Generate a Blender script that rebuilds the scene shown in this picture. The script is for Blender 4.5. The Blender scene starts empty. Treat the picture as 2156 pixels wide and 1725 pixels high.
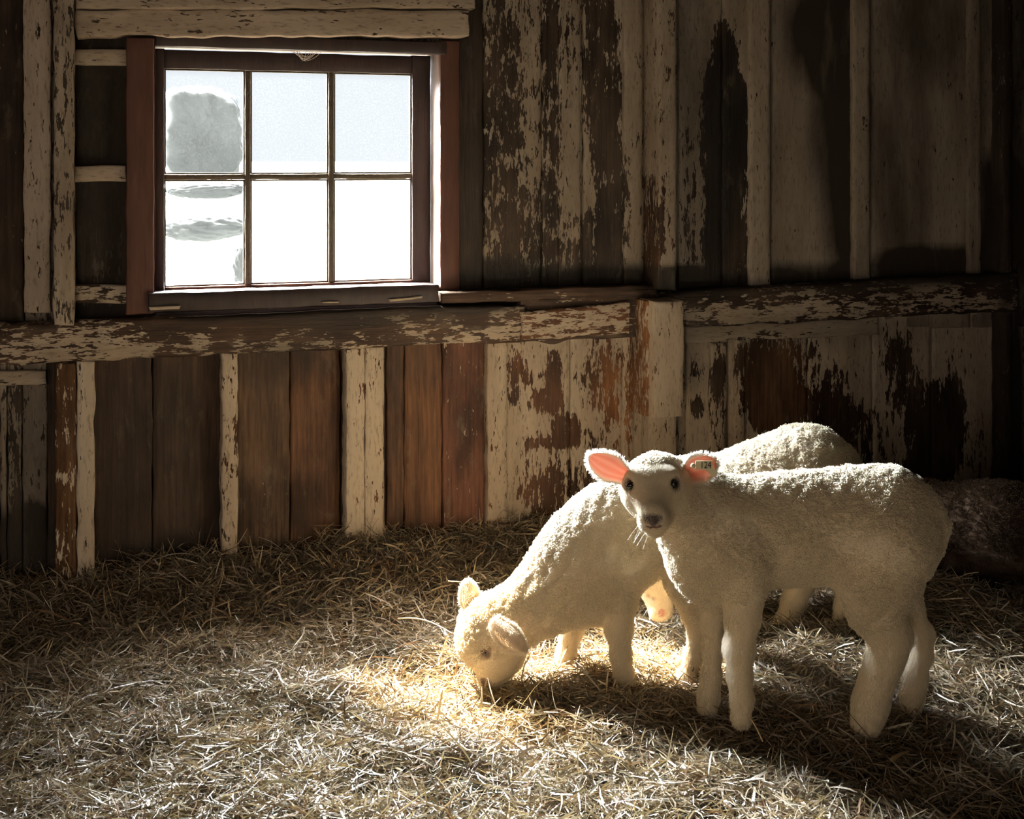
import bpy, math, random
import numpy as np
from mathutils import Vector, Matrix

random.seed(7)
rng = np.random.default_rng(7)
SC = bpy.context.scene

# ------------------------------------------------------------------ camera
F_PX, HOR = 2600.0, 340.0                     # focal length and horizon row, in photograph pixels
YAW = math.radians(18.16)
CAM = np.array([0.0, -3.11, 1.03])
SN, CS = math.sin(YAW), math.cos(YAW)
FWD, RGT, UPV = np.array([SN, CS, 0.0]), np.array([CS, -SN, 0.0]), np.array([0.0, 0.0, 1.0])
cam_d = bpy.data.cameras.new('camera')
cam = bpy.data.objects.new('camera', cam_d)
SC.collection.objects.link(cam)
cam.location = CAM
cam.rotation_euler = (math.pi / 2, 0, -YAW)
cam_d.sensor_fit = 'HORIZONTAL'
cam_d.sensor_width = 36
cam_d.lens = F_PX / 2156 * 36
cam_d.shift_y = -(862.5 - HOR) / 2156
cam_d.clip_start = 0.05
SC.camera = cam

# ------------------------------------------------------------------ world, sun, exposure
SUN_EL, SUN_DX = math.radians(47.5), -0.42     # the sun stands behind the window wall
sd = Vector((SUN_DX, 1.0, 0)).normalized() * math.cos(SUN_EL)
SUN_DIR = Vector((sd.x, sd.y, math.sin(SUN_EL)))   # towards the sun
SKY_GLOW, SKY_HORIZON, SKY_FRONT, SUN_E = 640.0, 0.90, 3.1, 130.0
GLOW_DIR = Vector((-0.38, 0.78, 0.46)).normalized()   # the brightest haze hangs a little below the sun
SUN_ANGLE = math.radians(7)
EXPOSURE = 0.0

w = bpy.data.worlds.new('world')
SC.world = w
w.use_nodes = True
nt = w.node_tree
nt.nodes.clear()
def wn(t, **k):
    n = nt.nodes.new(t)
    for a, b in k.items():
        setattr(n, a, b)
    return n
def wmath(op, a, b=None, c=None, clamp=False):
    n = wn('ShaderNodeMath', operation=op, use_clamp=clamp)
    for i, v in enumerate((a, b, c)):
        if v is None:
            continue
        if isinstance(v, (int, float)):
            n.inputs[i].default_value = v
        else:
            nt.links.new(v, n.inputs[i])
    return n.outputs[0]
tc = wn('ShaderNodeTexCoord')
sep = wn('ShaderNodeSeparateXYZ')
nt.links.new(tc.outputs['Generated'], sep.inputs[0])
dot = wn('ShaderNodeVectorMath', operation='DOT_PRODUCT')
nt.links.new(tc.outputs['Generated'], dot.inputs[0])
dot.inputs[1].default_value = GLOW_DIR
el = wn('ShaderNodeMapRange', interpolation_type='SMOOTHSTEP')
nt.links.new(sep.outputs['Z'], el.inputs['Value'])
el.inputs['From Min'].default_value = 0.09
el.inputs['From Max'].default_value = 0.30
lobe = wmath('POWER', wmath('MAXIMUM', dot.outputs['Value'], 0.0), 5.0)
glow = wmath('MULTIPLY', wmath('MULTIPLY', lobe, el.outputs[0]), SKY_GLOW)
side = wn('ShaderNodeMapRange', interpolation_type='SMOOTHSTEP')
nt.links.new(sep.outputs['Y'], side.inputs['Value'])
side.inputs['From Min'].default_value = 0.30
side.inputs['From Max'].default_value = 0.55
side.inputs['To Min'].default_value = SKY_FRONT
side.inputs['To Max'].default_value = SKY_HORIZON
tot = wmath('ADD', glow, side.outputs[0])
bg = wn('ShaderNodeBackground')
tint = wn('ShaderNodeMix', data_type='RGBA')
tint.inputs[6].default_value = (1.0, 0.83, 0.64, 1)     # warm tint chosen for the fill through the unseen openings
tint.inputs[7].default_value = (0.93, 0.965, 1.0, 1)
tw = wn('ShaderNodeMapRange')
nt.links.new(sep.outputs['Y'], tw.inputs['Value'])
tw.inputs['From Min'].default_value = 0.30
tw.inputs['From Max'].default_value = 0.55
nt.links.new(tw.outputs[0], tint.inputs[0])
nt.links.new(tint.outputs[2], bg.inputs['Color'])
nt.links.new(tot, bg.inputs['Strength'])
wo = wn('ShaderNodeOutputWorld')
nt.links.new(bg.outputs[0], wo.inputs[0])

sl = bpy.data.lights.new('sun', 'SUN')
sl.energy = SUN_E
sl.angle = SUN_ANGLE
sl.color = (1.0, 0.83, 0.60)
so = bpy.data.objects.new('sun', sl)
SC.collection.objects.link(so)
so.rotation_euler = SUN_DIR.to_track_quat('Z', 'Y').to_euler()
so.location = (-3, 8, 8)

def portal(name, loc, target_dir, sx, sy):
    l = bpy.data.lights.new(name, 'AREA')
    l.shape = 'RECTANGLE'
    l.size, l.size_y = sx, sy
    l.cycles.is_portal = True
    o = bpy.data.objects.new(name, l)
    SC.collection.objects.link(o)
    o.location = loc
    o.rotation_euler = Vector(target_dir).to_track_quat('-Z', 'Z').to_euler()
    return o
portal('window_portal', (0.452, 0.13, 0.99), (0, -1, 0), 0.66, 0.58)
portal('front_fill_portal', (-0.7, -3.92, 0.62), (0, 1, 0), 1.3, 1.3)  # unseen front opening, set low and near to carry fill light

portal('side_fill_portal', (-1.87, -2.05, 0.32), (1, 0, 0), 0.85, 0.7)  # side opening added out of view for more fill light

SC.view_settings.view_transform = 'Standard'
SC.view_settings.look = 'None'
SC.view_settings.exposure = EXPOSURE
SC.view_settings.gamma = 1
SC.view_settings.use_curve_mapping = False
SC.cycles.use_denoising = True
SC.cycles.max_bounces = 8
SC.cycles.diffuse_bounces = 4
SC.cycles.transparent_max_bounces = 12
SC.cycles.sample_clamp_indirect = 6
SC.cycles.caustics_reflective = False
SC.cycles.caustics_refractive = False

# ------------------------------------------------------------------ geometry helpers
def P(u, v, d):
    """the world point seen at pixel (u, v) at distance d along the view"""
    return CAM + FWD * d + RGT * ((u - 1078) / F_PX * d) + UPV * ((HOR - v) / F_PX * d)
def W(u, v, y=0.0):
    """the world point at pixel (u, v) on the wall-parallel plane Y = y"""
    d = (y - CAM[1]) / (CS - SN * (u - 1078) / F_PX)
    return P(u, v, d)
def G(u, v, z=0.0):
    return P(u, v, F_PX * (CAM[2] - z) / (v - HOR))

def mesh_from(name, verts, faces, mat, parent=None, smooth=False, attrs=None, origin=None):
    """verts Nx3, faces: array Mx4 / Mx3 or list of lists; origin: keep the object's origin there"""
    verts = np.asarray(verts, dtype=np.float64)
    if origin is None:
        mn, mx = verts.min(0), verts.max(0)
        origin = np.array([(mn[0] + mx[0]) / 2, (mn[1] + mx[1]) / 2, mn[2]])
    origin = np.asarray(origin, dtype=np.float64)
    me = bpy.data.meshes.new(name)
    if isinstance(faces, np.ndarray):
        k = faces.shape[1]
        me.vertices.add(len(verts))
        me.vertices.foreach_set('co', (verts - origin).astype(np.float32).ravel())
        me.loops.add(faces.size)
        me.loops.foreach_set('vertex_index', faces.astype(np.int32).ravel())
        me.polygons.add(len(faces))
        me.polygons.foreach_set('loop_start', np.arange(0, faces.size, k, dtype=np.int32))
        me.polygons.foreach_set('loop_total', np.full(len(faces), k, dtype=np.int32))
        me.update(calc_edges=True)
    else:
        me.from_pydata([tuple(p) for p in (verts - origin)], [], [list(f) for f in faces])
        me.update()
    if smooth:
        me.polygons.foreach_set('use_smooth', np.ones(len(me.polygons), dtype=bool))
    for an, av in (attrs or {}).items():
        av = np.asarray(av, dtype=np.float32)
        if av.ndim == 1:
            a = me.attributes.new(an, 'FLOAT', 'POINT')
            a.data.foreach_set('value', av)
        else:
            a = me.attributes.new(an, 'FLOAT_COLOR', 'POINT')
            c = np.ones((len(av), 4), dtype=np.float32)
            c[:, :3] = av[:, :3]
            a.data.foreach_set('color', c.ravel())
    me.validate()
    if mat:
        me.materials.append(mat)
    o = bpy.data.objects.new(name, me)
    SC.collection.objects.link(o)
    if parent is not None:
        o.parent = parent
        o.location = Vector(origin) - parent_world(parent)
    else:
        o.location = origin
    return o
def parent_world(p):
    v = Vector(p.location)
    while p.parent is not None:
        p = p.parent
        v += Vector(p.location)
    return v
def tag(o, label=None, cat=None, group=None, kind=None):
    for k, v in (('label', label), ('category', cat), ('group', group), ('kind', kind)):
        if v:
            o[k] = v
    return o
def empty(name, loc):
    o = bpy.data.objects.new(name, None)
    SC.collection.objects.link(o)
    o.location = loc
    return o
def box_vf(x0, x1, y0, y1, z0, z1):
    v = [(x, y, z) for x in (x0, x1) for y in (y0, y1) for z in (z0, z1)]
    f = [(0, 1, 3, 2), (4, 6, 7, 5), (0, 4, 5, 1), (2, 3, 7, 6), (0, 2, 6, 4), (1, 5, 7, 3)]
    return v, f
def boxes(name, lst, mat, parent=None, origin=None):
    V, Fc = [], []
    for b in lst:
        v, f = box_vf(*b)
        n = len(V)
        V += v
        Fc += [tuple(i + n for i in q) for q in f]
    return mesh_from(name, V, Fc, mat, parent, origin=origin)

def snoise(p, scale, seed, octv=3):
    """cheap smooth noise from summed sines, about -1..1"""
    r = np.random.default_rng(seed)
    out = np.zeros(len(p))
    amp, tot = 1.0, 0.0
    for o in range(octv):
        for _ in range(4):
            d = r.normal(size=p.shape[1])
            d /= np.linalg.norm(d)
            out += amp * np.sin(p @ d * scale * (2 ** o) * r.uniform(0.7, 1.4) + r.uniform(0, 6.28))
        tot += amp * 2.0
        amp *= 0.55
    return out / tot

# ------------------------------------------------------------------ materials
def new_mat(name):
    m = bpy.data.materials.new(name)
    m.use_nodes = True
    m.node_tree.nodes.clear()
    return m, m.node_tree
def nd(t, typ, **k):
    n = t.nodes.new(typ)
    for a, b in k.items():
        setattr(n, a, b)
    return n
def lk(t, a, b):
    t.links.new(a, b)
def mth(t, op, a, b=None, c=None, clamp=False):
    n = nd(t, 'ShaderNodeMath', operation=op, use_clamp=clamp)
    for i, v in enumerate((a, b, c)):
        if v is None:
            continue
        if isinstance(v, (int, float)):
            n.inputs[i].default_value = v
        else:
            lk(t, v, n.inputs[i])
    return n.outputs[0]
def mixc(t, fac, a, b, blend='MIX'):
    n = nd(t, 'ShaderNodeMix', data_type='RGBA', blend_type=blend)
    for i, v in ((0, fac), (6, a), (7, b)):
        if isinstance(v, (int, float)):
            n.inputs[i].default_value = v
        elif isinstance(v, tuple):
            n.inputs[i].default_value = v if len(v) == 4 else (*v, 1)
        else:
            lk(t, v, n.inputs[i])
    return n.outputs[2]
def ramp(t, val, a, b):
    n = nd(t, 'ShaderNodeMapRange', interpolation_type='SMOOTHSTEP')
    lk(t, val, n.inputs['Value'])
    n.inputs['From Min'].default_value, n.inputs['From Max'].default_value = a, b
    return n.outputs[0]
def noise(t, vec, scale, detail=4, rough=0.55, sc=(1, 1, 1)):
    mp = nd(t, 'ShaderNodeVectorMath', operation='MULTIPLY')
    lk(t, vec, mp.inputs[0])
    mp.inputs[1].default_value = sc
    n = nd(t, 'ShaderNodeTexNoise')
    lk(t, mp.outputs[0], n.inputs['Vector'])
    n.inputs['Scale'].default_value = scale
    n.inputs['Detail'].default_value = detail
    n.inputs['Roughness'].default_value = rough
    return n.outputs['Fac']

def paint_wood(name, horizontal=False):
    """old boards: chipped off-white paint over weathered wood. attributes: bare (how much paint is gone), wood (the bare wood's colour),
    soot (grime and painted shade, over paint and bare wood)"""
    m, t = new_mat(name)
    pos = nd(t, 'ShaderNodeNewGeometry').outputs['Position']
    st = (0.22, 1, 1) if horizontal else (1, 1, 0.22)
    bare = nd(t, 'ShaderNodeAttribute', attribute_name='bare').outputs['Fac']
    wood = nd(t, 'ShaderNodeAttribute', attribute_name='wood').outputs['Color']
    soot = nd(t, 'ShaderNodeAttribute', attribute_name='soot').outputs['Fac']
    n1 = noise(t, pos, 26, 3, 0.55, tuple(0.5 + 0.5 * a if a < 1 else a for a in st))
    n2 = noise(t, pos, 95, 3, 0.6, st)
    n3 = noise(t, pos, 330, 2, 0.5, st)
    v = mth(t, 'ADD', bare, mth(t, 'MULTIPLY', mth(t, 'SUBTRACT', n1, 0.5), 1.05))
    v = mth(t, 'ADD', v, mth(t, 'MULTIPLY', mth(t, 'SUBTRACT', n2, 0.5), 1.7))
    v = mth(t, 'ADD', v, mth(t, 'MULTIPLY', mth(t, 'SUBTRACT', n3, 0.5), 0.9))
    mask = ramp(t, v, 0.485, 0.525)
    # bare wood
    g1 = noise(t, pos, 120, 5, 0.65, (0.05, 1, 1) if horizontal else (1, 1, 0.05))
    g2 = noise(t, pos, 14, 4, 0.6, st)
    wc = mixc(t, 1.0, wood, mixc(t, ramp(t, g1, 0.25, 0.75), (0.45, 0.42, 0.40), (1.35, 1.3, 1.25)), 'MULTIPLY')
    wc = mixc(t, 1.0, wc, mixc(t, ramp(t, g2, 0.3, 0.7), (0.55, 0.52, 0.5), (1.3, 1.28, 1.25)), 'MULTIPLY')
    g3 = noise(t, pos, 7, 5, 0.65, (0.5, 1, 1) if horizontal else (1, 1, 0.45))
    wc = mixc(t, ramp(t, g3, 0.42, 0.68), wc, mixc(t, 1.0, wc, (0.40, 0.38, 0.37), 'MULTIPLY'))
    g4 = noise(t, pos, 22, 5, 0.7, (0.35, 1, 1) if horizontal else (1, 1, 0.3))
    wc = mixc(t, mth(t, 'MULTIPLY', ramp(t, g4, 0.55, 0.72), 0.55), wc, (0.21, 0.165, 0.12))
    # paint
    pn = noise(t, pos, 9, 5, 0.6, st)
    fine = noise(t, pos, 160, 3, 0.6, st)
    pc = mixc(t, ramp(t, pn, 0.3, 0.72), (0.645, 0.56, 0.46), (0.42, 0.34, 0.262))
    pc = mixc(t, mth(t, 'MULTIPLY', ramp(t, fine, 0.5, 0.72), 0.6), pc, (0.20, 0.15, 0.10))
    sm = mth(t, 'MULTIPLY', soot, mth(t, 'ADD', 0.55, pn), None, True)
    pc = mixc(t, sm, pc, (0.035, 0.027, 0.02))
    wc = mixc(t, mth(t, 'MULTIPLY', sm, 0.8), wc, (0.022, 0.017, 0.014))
    col = mixc(t, mask, pc, wc)
    h = mth(t, 'ADD', mth(t, 'MULTIPLY', mth(t, 'SUBTRACT', 1.0, mask), 1.0), mth(t, 'MULTIPLY', mth(t, 'MULTIPLY', g1, mask), 1.3))
    h = mth(t, 'ADD', h, mth(t, 'MULTIPLY', fine, 0.25))
    bp = nd(t, 'ShaderNodeBump')
    bp.inputs['Strength'].default_value = 0.75
    bp.inputs['Distance'].default_value = 0.0022
    lk(t, h, bp.inputs['Height'])
    b = nd(t, 'ShaderNodeBsdfPrincipled')
    lk(t, col, b.inputs['Base Color'])
    b.inputs['Roughness'].default_value = 0.72
    b.inputs['Specular IOR Level'].default_value = 0.25
    lk(t, bp.outputs[0], b.inputs['Normal'])
    lk(t, b.outputs[0], nd(t, 'ShaderNodeOutputMaterial').inputs[0])
    return m
M_V = paint_wood('peeling_paint_upright')
M_H = paint_wood('peeling_paint_level', True)

def simple(name, col, rough=0.7, nscale=40, var=0.35, bump=0.0, spec=0.3, sc=(1, 1, 1)):
    m, t = new_mat(name)
    pos = nd(t, 'ShaderNodeNewGeometry').outputs['Position']
    n = noise(t, pos, nscale, 5, 0.6, sc)
    c = mixc(t, n, tuple(x * (1 - var) for x in col), tuple(min(1, x * (1 + var)) for x in col))
    b = nd(t, 'ShaderNodeBsdfPrincipled')
    lk(t, c, b.inputs['Base Color'])
    b.inputs['Roughness'].default_value = rough
    b.inputs['Specular IOR Level'].default_value = spec
    if bump:
        bp = nd(t, 'ShaderNodeBump')
        bp.inputs['Strength'].default_value = bump
        bp.inputs['Distance'].default_value = 0.003
        lk(t, n, bp.inputs['Height'])
        lk(t, bp.outputs[0], b.inputs['Normal'])
    lk(t, b.outputs[0], nd(t, 'ShaderNodeOutputMaterial').inputs[0])
    return m
M_SASH = simple('dark_sash_wood', (0.042, 0.029, 0.027), 0.6, 60, 0.5, 0.5, 0.35, (1, 1, 0.2))
M_RED = simple('red_brown_casing', (0.105, 0.047, 0.033), 0.6, 60, 0.45, 0.5, 0.3, (1, 1, 0.12))
M_JAMB = simple('pale_jamb', (0.20, 0.145, 0.12), 0.6, 50, 0.3, 0.4, 0.3, (1, 1, 0.12))
M_DARK = simple('dark_old_boards', (0.05, 0.036, 0.026), 0.85, 18, 0.5, 0.4, 0.15)
M_SOIL = simple('trodden_chaff', (0.085, 0.06, 0.035), 0.9, 120, 0.6, 0.8, 0.1)
M_FIELD = simple('bleached_field', (0.09, 0.085, 0.07), 0.9, 0.6, 0.25, 0, 0.1, (0.3, 1, 1))
M_TREE = simple('far_foliage', (0.055, 0.068, 0.082), 0.9, 1.2, 0.6, 0, 0.1)
M_EYE = simple('dark_eye', (0.012, 0.008, 0.007), 0.08, 10, 0.2, 0, 0.6)
M_TAG = simple('cream_plastic', (0.74, 0.66, 0.40), 0.45, 30, 0.08, 0, 0.4)
M_INK = simple('black_ink', (0.02, 0.018, 0.015), 0.6, 20, 0.1)
M_WEB = simple('dusty_web', (0.6, 0.58, 0.54), 0.9, 30, 0.1)

def pane_mat():
    m, t = new_mat('dusty_glass')
    pos = nd(t, 'ShaderNodeNewGeometry').outputs['Position']
    n = ramp(t, noise(t, pos, 260, 3, 0.7), 0.45, 0.8)
    n2 = noise(t, pos, 7, 4, 0.6)
    fac = mth(t, 'ADD', 0.0005, mth(t, 'MULTIPLY', mth(t, 'MULTIPLY', n, n2), 0.0035))
    tr = nd(t, 'ShaderNodeBsdfTransparent')
    tr.inputs[0].default_value = (0.97, 0.985, 0.99, 1)
    tl = nd(t, 'ShaderNodeBsdfTranslucent')
    tl.inputs[0].default_value = (0.85, 0.9, 0.95, 1)
    mx = nd(t, 'ShaderNodeMixShader')
    lk(t, fac, mx.inputs[0])
    lk(t, tr.outputs[0], mx.inputs[1])
    lk(t, tl.outputs[0], mx.inputs[2])
    gl = nd(t, 'ShaderNodeBsdfGlossy')
    gl.inputs['Roughness'].default_value = 0.05
    m2 = nd(t, 'ShaderNodeMixShader')
    m2.inputs[0].default_value = 0.02
    lk(t, mx.outputs[0], m2.inputs[1])
    lk(t, gl.outputs[0], m2.inputs[2])
    lk(t, m2.outputs[0], nd(t, 'ShaderNodeOutputMaterial').inputs[0])
    return m
M_GLASS = pane_mat()

def attr_mat(name, rough, spec, transl, tint=(1, 1, 1)):
    """colour from the mesh's own col attribute; part of the light goes through"""
    m, t = new_mat(name)
    c = nd(t, 'ShaderNodeAttribute', attribute_name='col').outputs['Color']
    b = nd(t, 'ShaderNodeBsdfPrincipled')
    lk(t, c, b.inputs['Base Color'])
    b.inputs['Roughness'].default_value = rough
    b.inputs['Specular IOR Level'].default_value = spec
    out = b.outputs[0]
    if transl:
        tl = nd(t, 'ShaderNodeBsdfTranslucent')
        lk(t, mixc(t, 1.0, c, tint, 'MULTIPLY'), tl.inputs[0])
        mx = nd(t, 'ShaderNodeMixShader')
        mx.inputs[0].default_value = transl
        lk(t, out, mx.inputs[1])
        lk(t, tl.outputs[0], mx.inputs[2])
        out = mx.outputs[0]
    lk(t, out, nd(t, 'ShaderNodeOutputMaterial').inputs[0])
    return m
M_HAY = attr_mat('dry_hay', 0.38, 0.55, 0.22, (1.0, 0.9, 0.6))
M_SKIN = attr_mat('lamb_skin', 0.6, 0.2, 0.0)
M_EAR = attr_mat('lamb_ear', 0.6, 0.2, 0.55)
M_WOOL = attr_mat('lamb_wool', 0.75, 0.12, 0.42)

# ------------------------------------------------------------------ the board wall
def ell(u, v, cu, cv, ru, rv, p=2.0):
    """soft elliptical patch, 1 in the middle and 0 at its rim"""
    r = (np.abs((u - cu) / ru) ** p + np.abs((v - cv) / rv) ** p)
    return np.clip(1.15 - 0.72 * r, 0, 1)
# patches where the paint has come off (centre and half-size on the wall, amount)
CHIPS = [
    # the tall dark figure-like patch in the upper wall
    (1524, 100, 22, 50, 1.3), (1524, 185, 42, 80, 1.3), (1530, 300, 56, 130, 1.3), (1515, 470, 36, 110, 1.2), (1545, 500, 44, 120, 0.75), (1508, 540, 26, 70, 1.2), (1450, 440, 18, 200, 0.5),
    # strips between the battens
    (1055, 260, 48, 330, 0.42), (1120, 520, 60, 120, 0.35), (1205, 60, 18, 90, 0.3), (1265, 150, 40, 200, 0.6), (1290, 420, 32, 200, 0.62), (1240, 520, 60, 80, 0.55), (1160, 300, 22, 320, 0.45), (1385, 500, 16, 120, 0.55), (1160, 60, 24, 90, 0.5),
    (992, 300, 26, 360, 0.85),
    # lit panel right of the stud
    (1085, 765, 16, 38, 0.75), (1110, 800, 12, 22, 0.7), (1082, 830, 18, 34, 0.8), (1165, 800, 22, 60, 0.9), (1150, 845, 40, 26, 0.8), (1195, 905, 34, 36, 0.95), (1160, 930, 50, 14, 0.6), (1140, 1010, 60, 90, 0.36), (1180, 1060, 80, 80, 0.40), (1240, 960, 40, 60, 0.32), (1110, 1150, 60, 60, 0.4),
    # right-hand panel
    (1462, 770, 12, 30, 0.7), (1468, 860, 14, 28, 0.9), (1512, 800, 14, 60, 0.7), (1620, 800, 66, 100, 1.1), (1640, 860, 64, 60, 1.0), (1560, 740, 14, 30, 0.6), (1700, 740, 26, 40, 0.5), (1745, 860, 50, 90, 0.72), (1790, 900, 60, 60, 0.6), (1900, 800, 40, 90, 0.62), (1880, 740, 30, 40, 0.5), (1965, 920, 56, 110, 1.15), (1940, 1000, 60, 40, 1.0), (2010, 870, 26, 120, 0.7), (2060, 960, 24, 70, 0.35), (1850, 960, 40, 60, 0.3),
]
CHIPS += [(90, 735, 150, 34, -0.24), (210, 740, 110, 22, -0.22), (960, 712, 90, 22, -0.26), (820, 700, 40, 14, -0.3), (1060, 700, 46, 20, -0.28), (1560, 664, 130, 16, -0.42), (1720, 650, 110, 16, -0.35), (1950, 610, 60, 34, -0.25), (2040, 640, 80, 14, -0.25),
          (540, 690, 260, 26, 0.3), (400, 660, 300, 26, 0.3)]
SOOT_SHADES = [(130, 300, 60, 420, 0.25), (560, 30, 460, 70, 0.3), (50, 1190, 130, 110, 0.7), (320, 1000, 170, 280, 0.55), (560, 760, 130, 60, 0.6), (420, 1190, 280, 60, 0.5), (860, 760, 90, 60, 0.4), (60, 1000, 60, 260, 0.3), (600, 645, 380, 46, 0.9), (1000, 640, 160, 26, 0.7), (1770, 230, 60, 300, 0.7), (1730, 60, 90, 120, 0.6), (1790, 480, 26, 140, 0.5), (1990, 560, 160, 40, 0.8), (2100, 480, 60, 140, 0.8), (1700, 590, 300, 34, 0.6), (1950, 60, 120, 120, 0.3), (1270, 590, 200, 36, 0.7), (1060, 585, 90, 44, 0.9), (1440, 590, 70, 30, 0.7), (1900, 380, 60, 200, 0.3), (2120, 900, 30, 300, 0.8),
         (1480, 300, 50, 300, 0.2), (230, 250, 50, 160, 0.9), (230, 500, 50, 130, 0.9), (1700, 700, 260, 40, 0.3),
         (70, 1160, 60, 90, 0.6), (1250, 780, 50, 70, 0.12)]  # stains, plus shade painted under the sill and in the low left corner
# wood showing through a thin, rubbed coat (warm brown smear on the lit panel)
def fields(u, v, base, wood, soot_shade0=0.0, use=True):
    bare = np.full(len(u), float(base))
    soot = np.full(len(u), float(soot_shade0))
    wd = np.tile(np.asarray(wood, float), (len(u), 1))
    if use:
        for cu, cv, ru, rv, a in CHIPS:
            bare += 0.8 * a * ell(u, v, cu, cv, ru, rv)
        for cu, cv, ru, rv, a in SOOT_SHADES:
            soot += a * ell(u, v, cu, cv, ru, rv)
        s = np.clip(ell(u, v, 1265, 790, 46, 80) * 0.8 + ell(u, v, 1290, 860, 24, 100) * 0.6 + ell(u, v, 1325, 880, 8, 160) * 0.8 + ell(u, v, 1350, 800, 10, 90) * 0.5, 0, 1)
        bare += 0.48 * s
        wd = wd * (1 - s[:, None]) + np.array([0.26, 0.125, 0.055]) * s[:, None]
        s = np.clip(ell(u, v, 1524, 180, 46, 130) + ell(u, v, 1530, 320, 56, 140) + ell(u, v, 1512, 480, 32, 130), 0, 1)[:, None]
        wd = wd * (1 - s) + np.array([0.018, 0.012, 0.010]) * s     # rotted black
        s = ell(u, v, 1630, 820, 80, 130)[:, None]
        wd = wd * (1 - s) + np.array([0.12, 0.062, 0.035]) * s
    return np.clip(bare, 0, 1.4), wd, np.clip(soot, 0, 1)

def board_vf(q, proud, thick, res=0.012, rough=0.0016, bev=0.0025, seed=0, curl=0.0):
    """a sawn board whose front face has the four pixel corners q = (u,v) tl, tr, br, bl on the plane Y = -proud.
    returns verts, quads, and each vertex's pixel for the paint"""
    c = [W(a, b, -proud) for a, b in q]
    wdt = np.linalg.norm(c[1] - c[0])
    hgt = np.linalg.norm(c[3] - c[0])
    nu, nv = max(3, int(wdt / res) + 1), max(3, int(hgt / res) + 1)
    s = np.linspace(0, 1, nu)
    t = np.linspace(0, 1, nv)
    # put the second and last-but-one rows close to the rim for a worn, rounded edge
    s = np.concatenate([[0], [min(0.3, bev / wdt)], s[1:-1], [1 - min(0.3, bev / wdt)], [1]])
    t = np.concatenate([[0], [min(0.3, bev / hgt)], t[1:-1], [1 - min(0.3, bev / hgt)], [1]])
    S, T = np.meshgrid(s, t)
    def bil(k):
        k = [np.asarray(x, float) for x in k]
        return (k[0][None, None] * ((1 - S) * (1 - T))[..., None] + k[1][None, None] * (S * (1 - T))[..., None]
                + k[2][None, None] * (S * T)[..., None] + k[3][None, None] * ((1 - S) * T)[..., None])
    X = bil(c)
    UV = bil(q)
    h, wn_ = X.shape[:2]
    pts = X.reshape(-1, 3).copy()
    edge = np.zeros((h, wn_), bool)
    edge[0] = edge[-1] = True
    edge[:, 0] = edge[:, -1] = True
    e = edge.ravel()
    nz = snoise(pts * np.array([1, 1, 0.5]), 40, seed, 3)
    nz2 = snoise(pts * np.array([1, 1, 0.8]), 90, seed + 5, 2)
    pts[:, 1] += nz * rough + np.where(e, bev, 0)
    # ragged outline
    cen = pts.mean(0)
    wob = rough * 1.6
    pts[:, 0] += np.where(e, nz2 * wob, 0)
    pts[:, 2] += np.where(e, nz * wob, 0)
    idx = np.arange(h * wn_).reshape(h, wn_)
    quads = np.stack([idx[:-1, :-1], idx[1:, :-1], idx[1:, 1:], idx[:-1, 1:]], -1).reshape(-1, 4)
    ring = np.concatenate([idx[0, :-1], idx[:-1, -1], idx[-1, :0:-1], idx[:0:-1, 0]])
    back = pts[ring].copy()
    back[:, 1] = -proud + thick
    n0 = len(pts)
    m = len(ring)
    rb = n0 + np.arange(m)
    sides = np.stack([ring, np.roll(ring, -1), np.roll(rb, -1), rb], -1)
    pts = np.concatenate([pts, back])
    uv = np.concatenate([UV.reshape(-1, 2), UV.reshape(-1, 2)[ring]])
    return pts, np.concatenate([quads, sides]), uv
_bs = [100]
def board(name, q, proud, thick, base, wood, horizontal=False, soot=0.0, use=True, res=0.012, parent=None, rough=0.0016, bev=0.0025):
    if len(q) == 4 and not hasattr(q[0], '__len__'):
        u0, v0, u1, v1 = q
        q = [(u0, v0), (u1, v0), (u1, v1), (u0, v1)]
    _bs[0] += 1
    p, f, uv = board_vf(q, proud, thick, res, rough, bev, _bs[0])
    b, wd, st = fields(uv[:, 0], uv[:, 1], base, wood, soot, use)
    return mesh_from(name, p, f, M_H if horizontal else M_V, parent, False, {'bare': b, 'wood': wd, 'soot': st})

DK = (0.075, 0.052, 0.036)      # weathered dark wood
BR = (0.115, 0.060, 0.034)      # brown
RB = (0.19, 0.085, 0.045)       # red brown
GY = (0.085, 0.068, 0.052)
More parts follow.
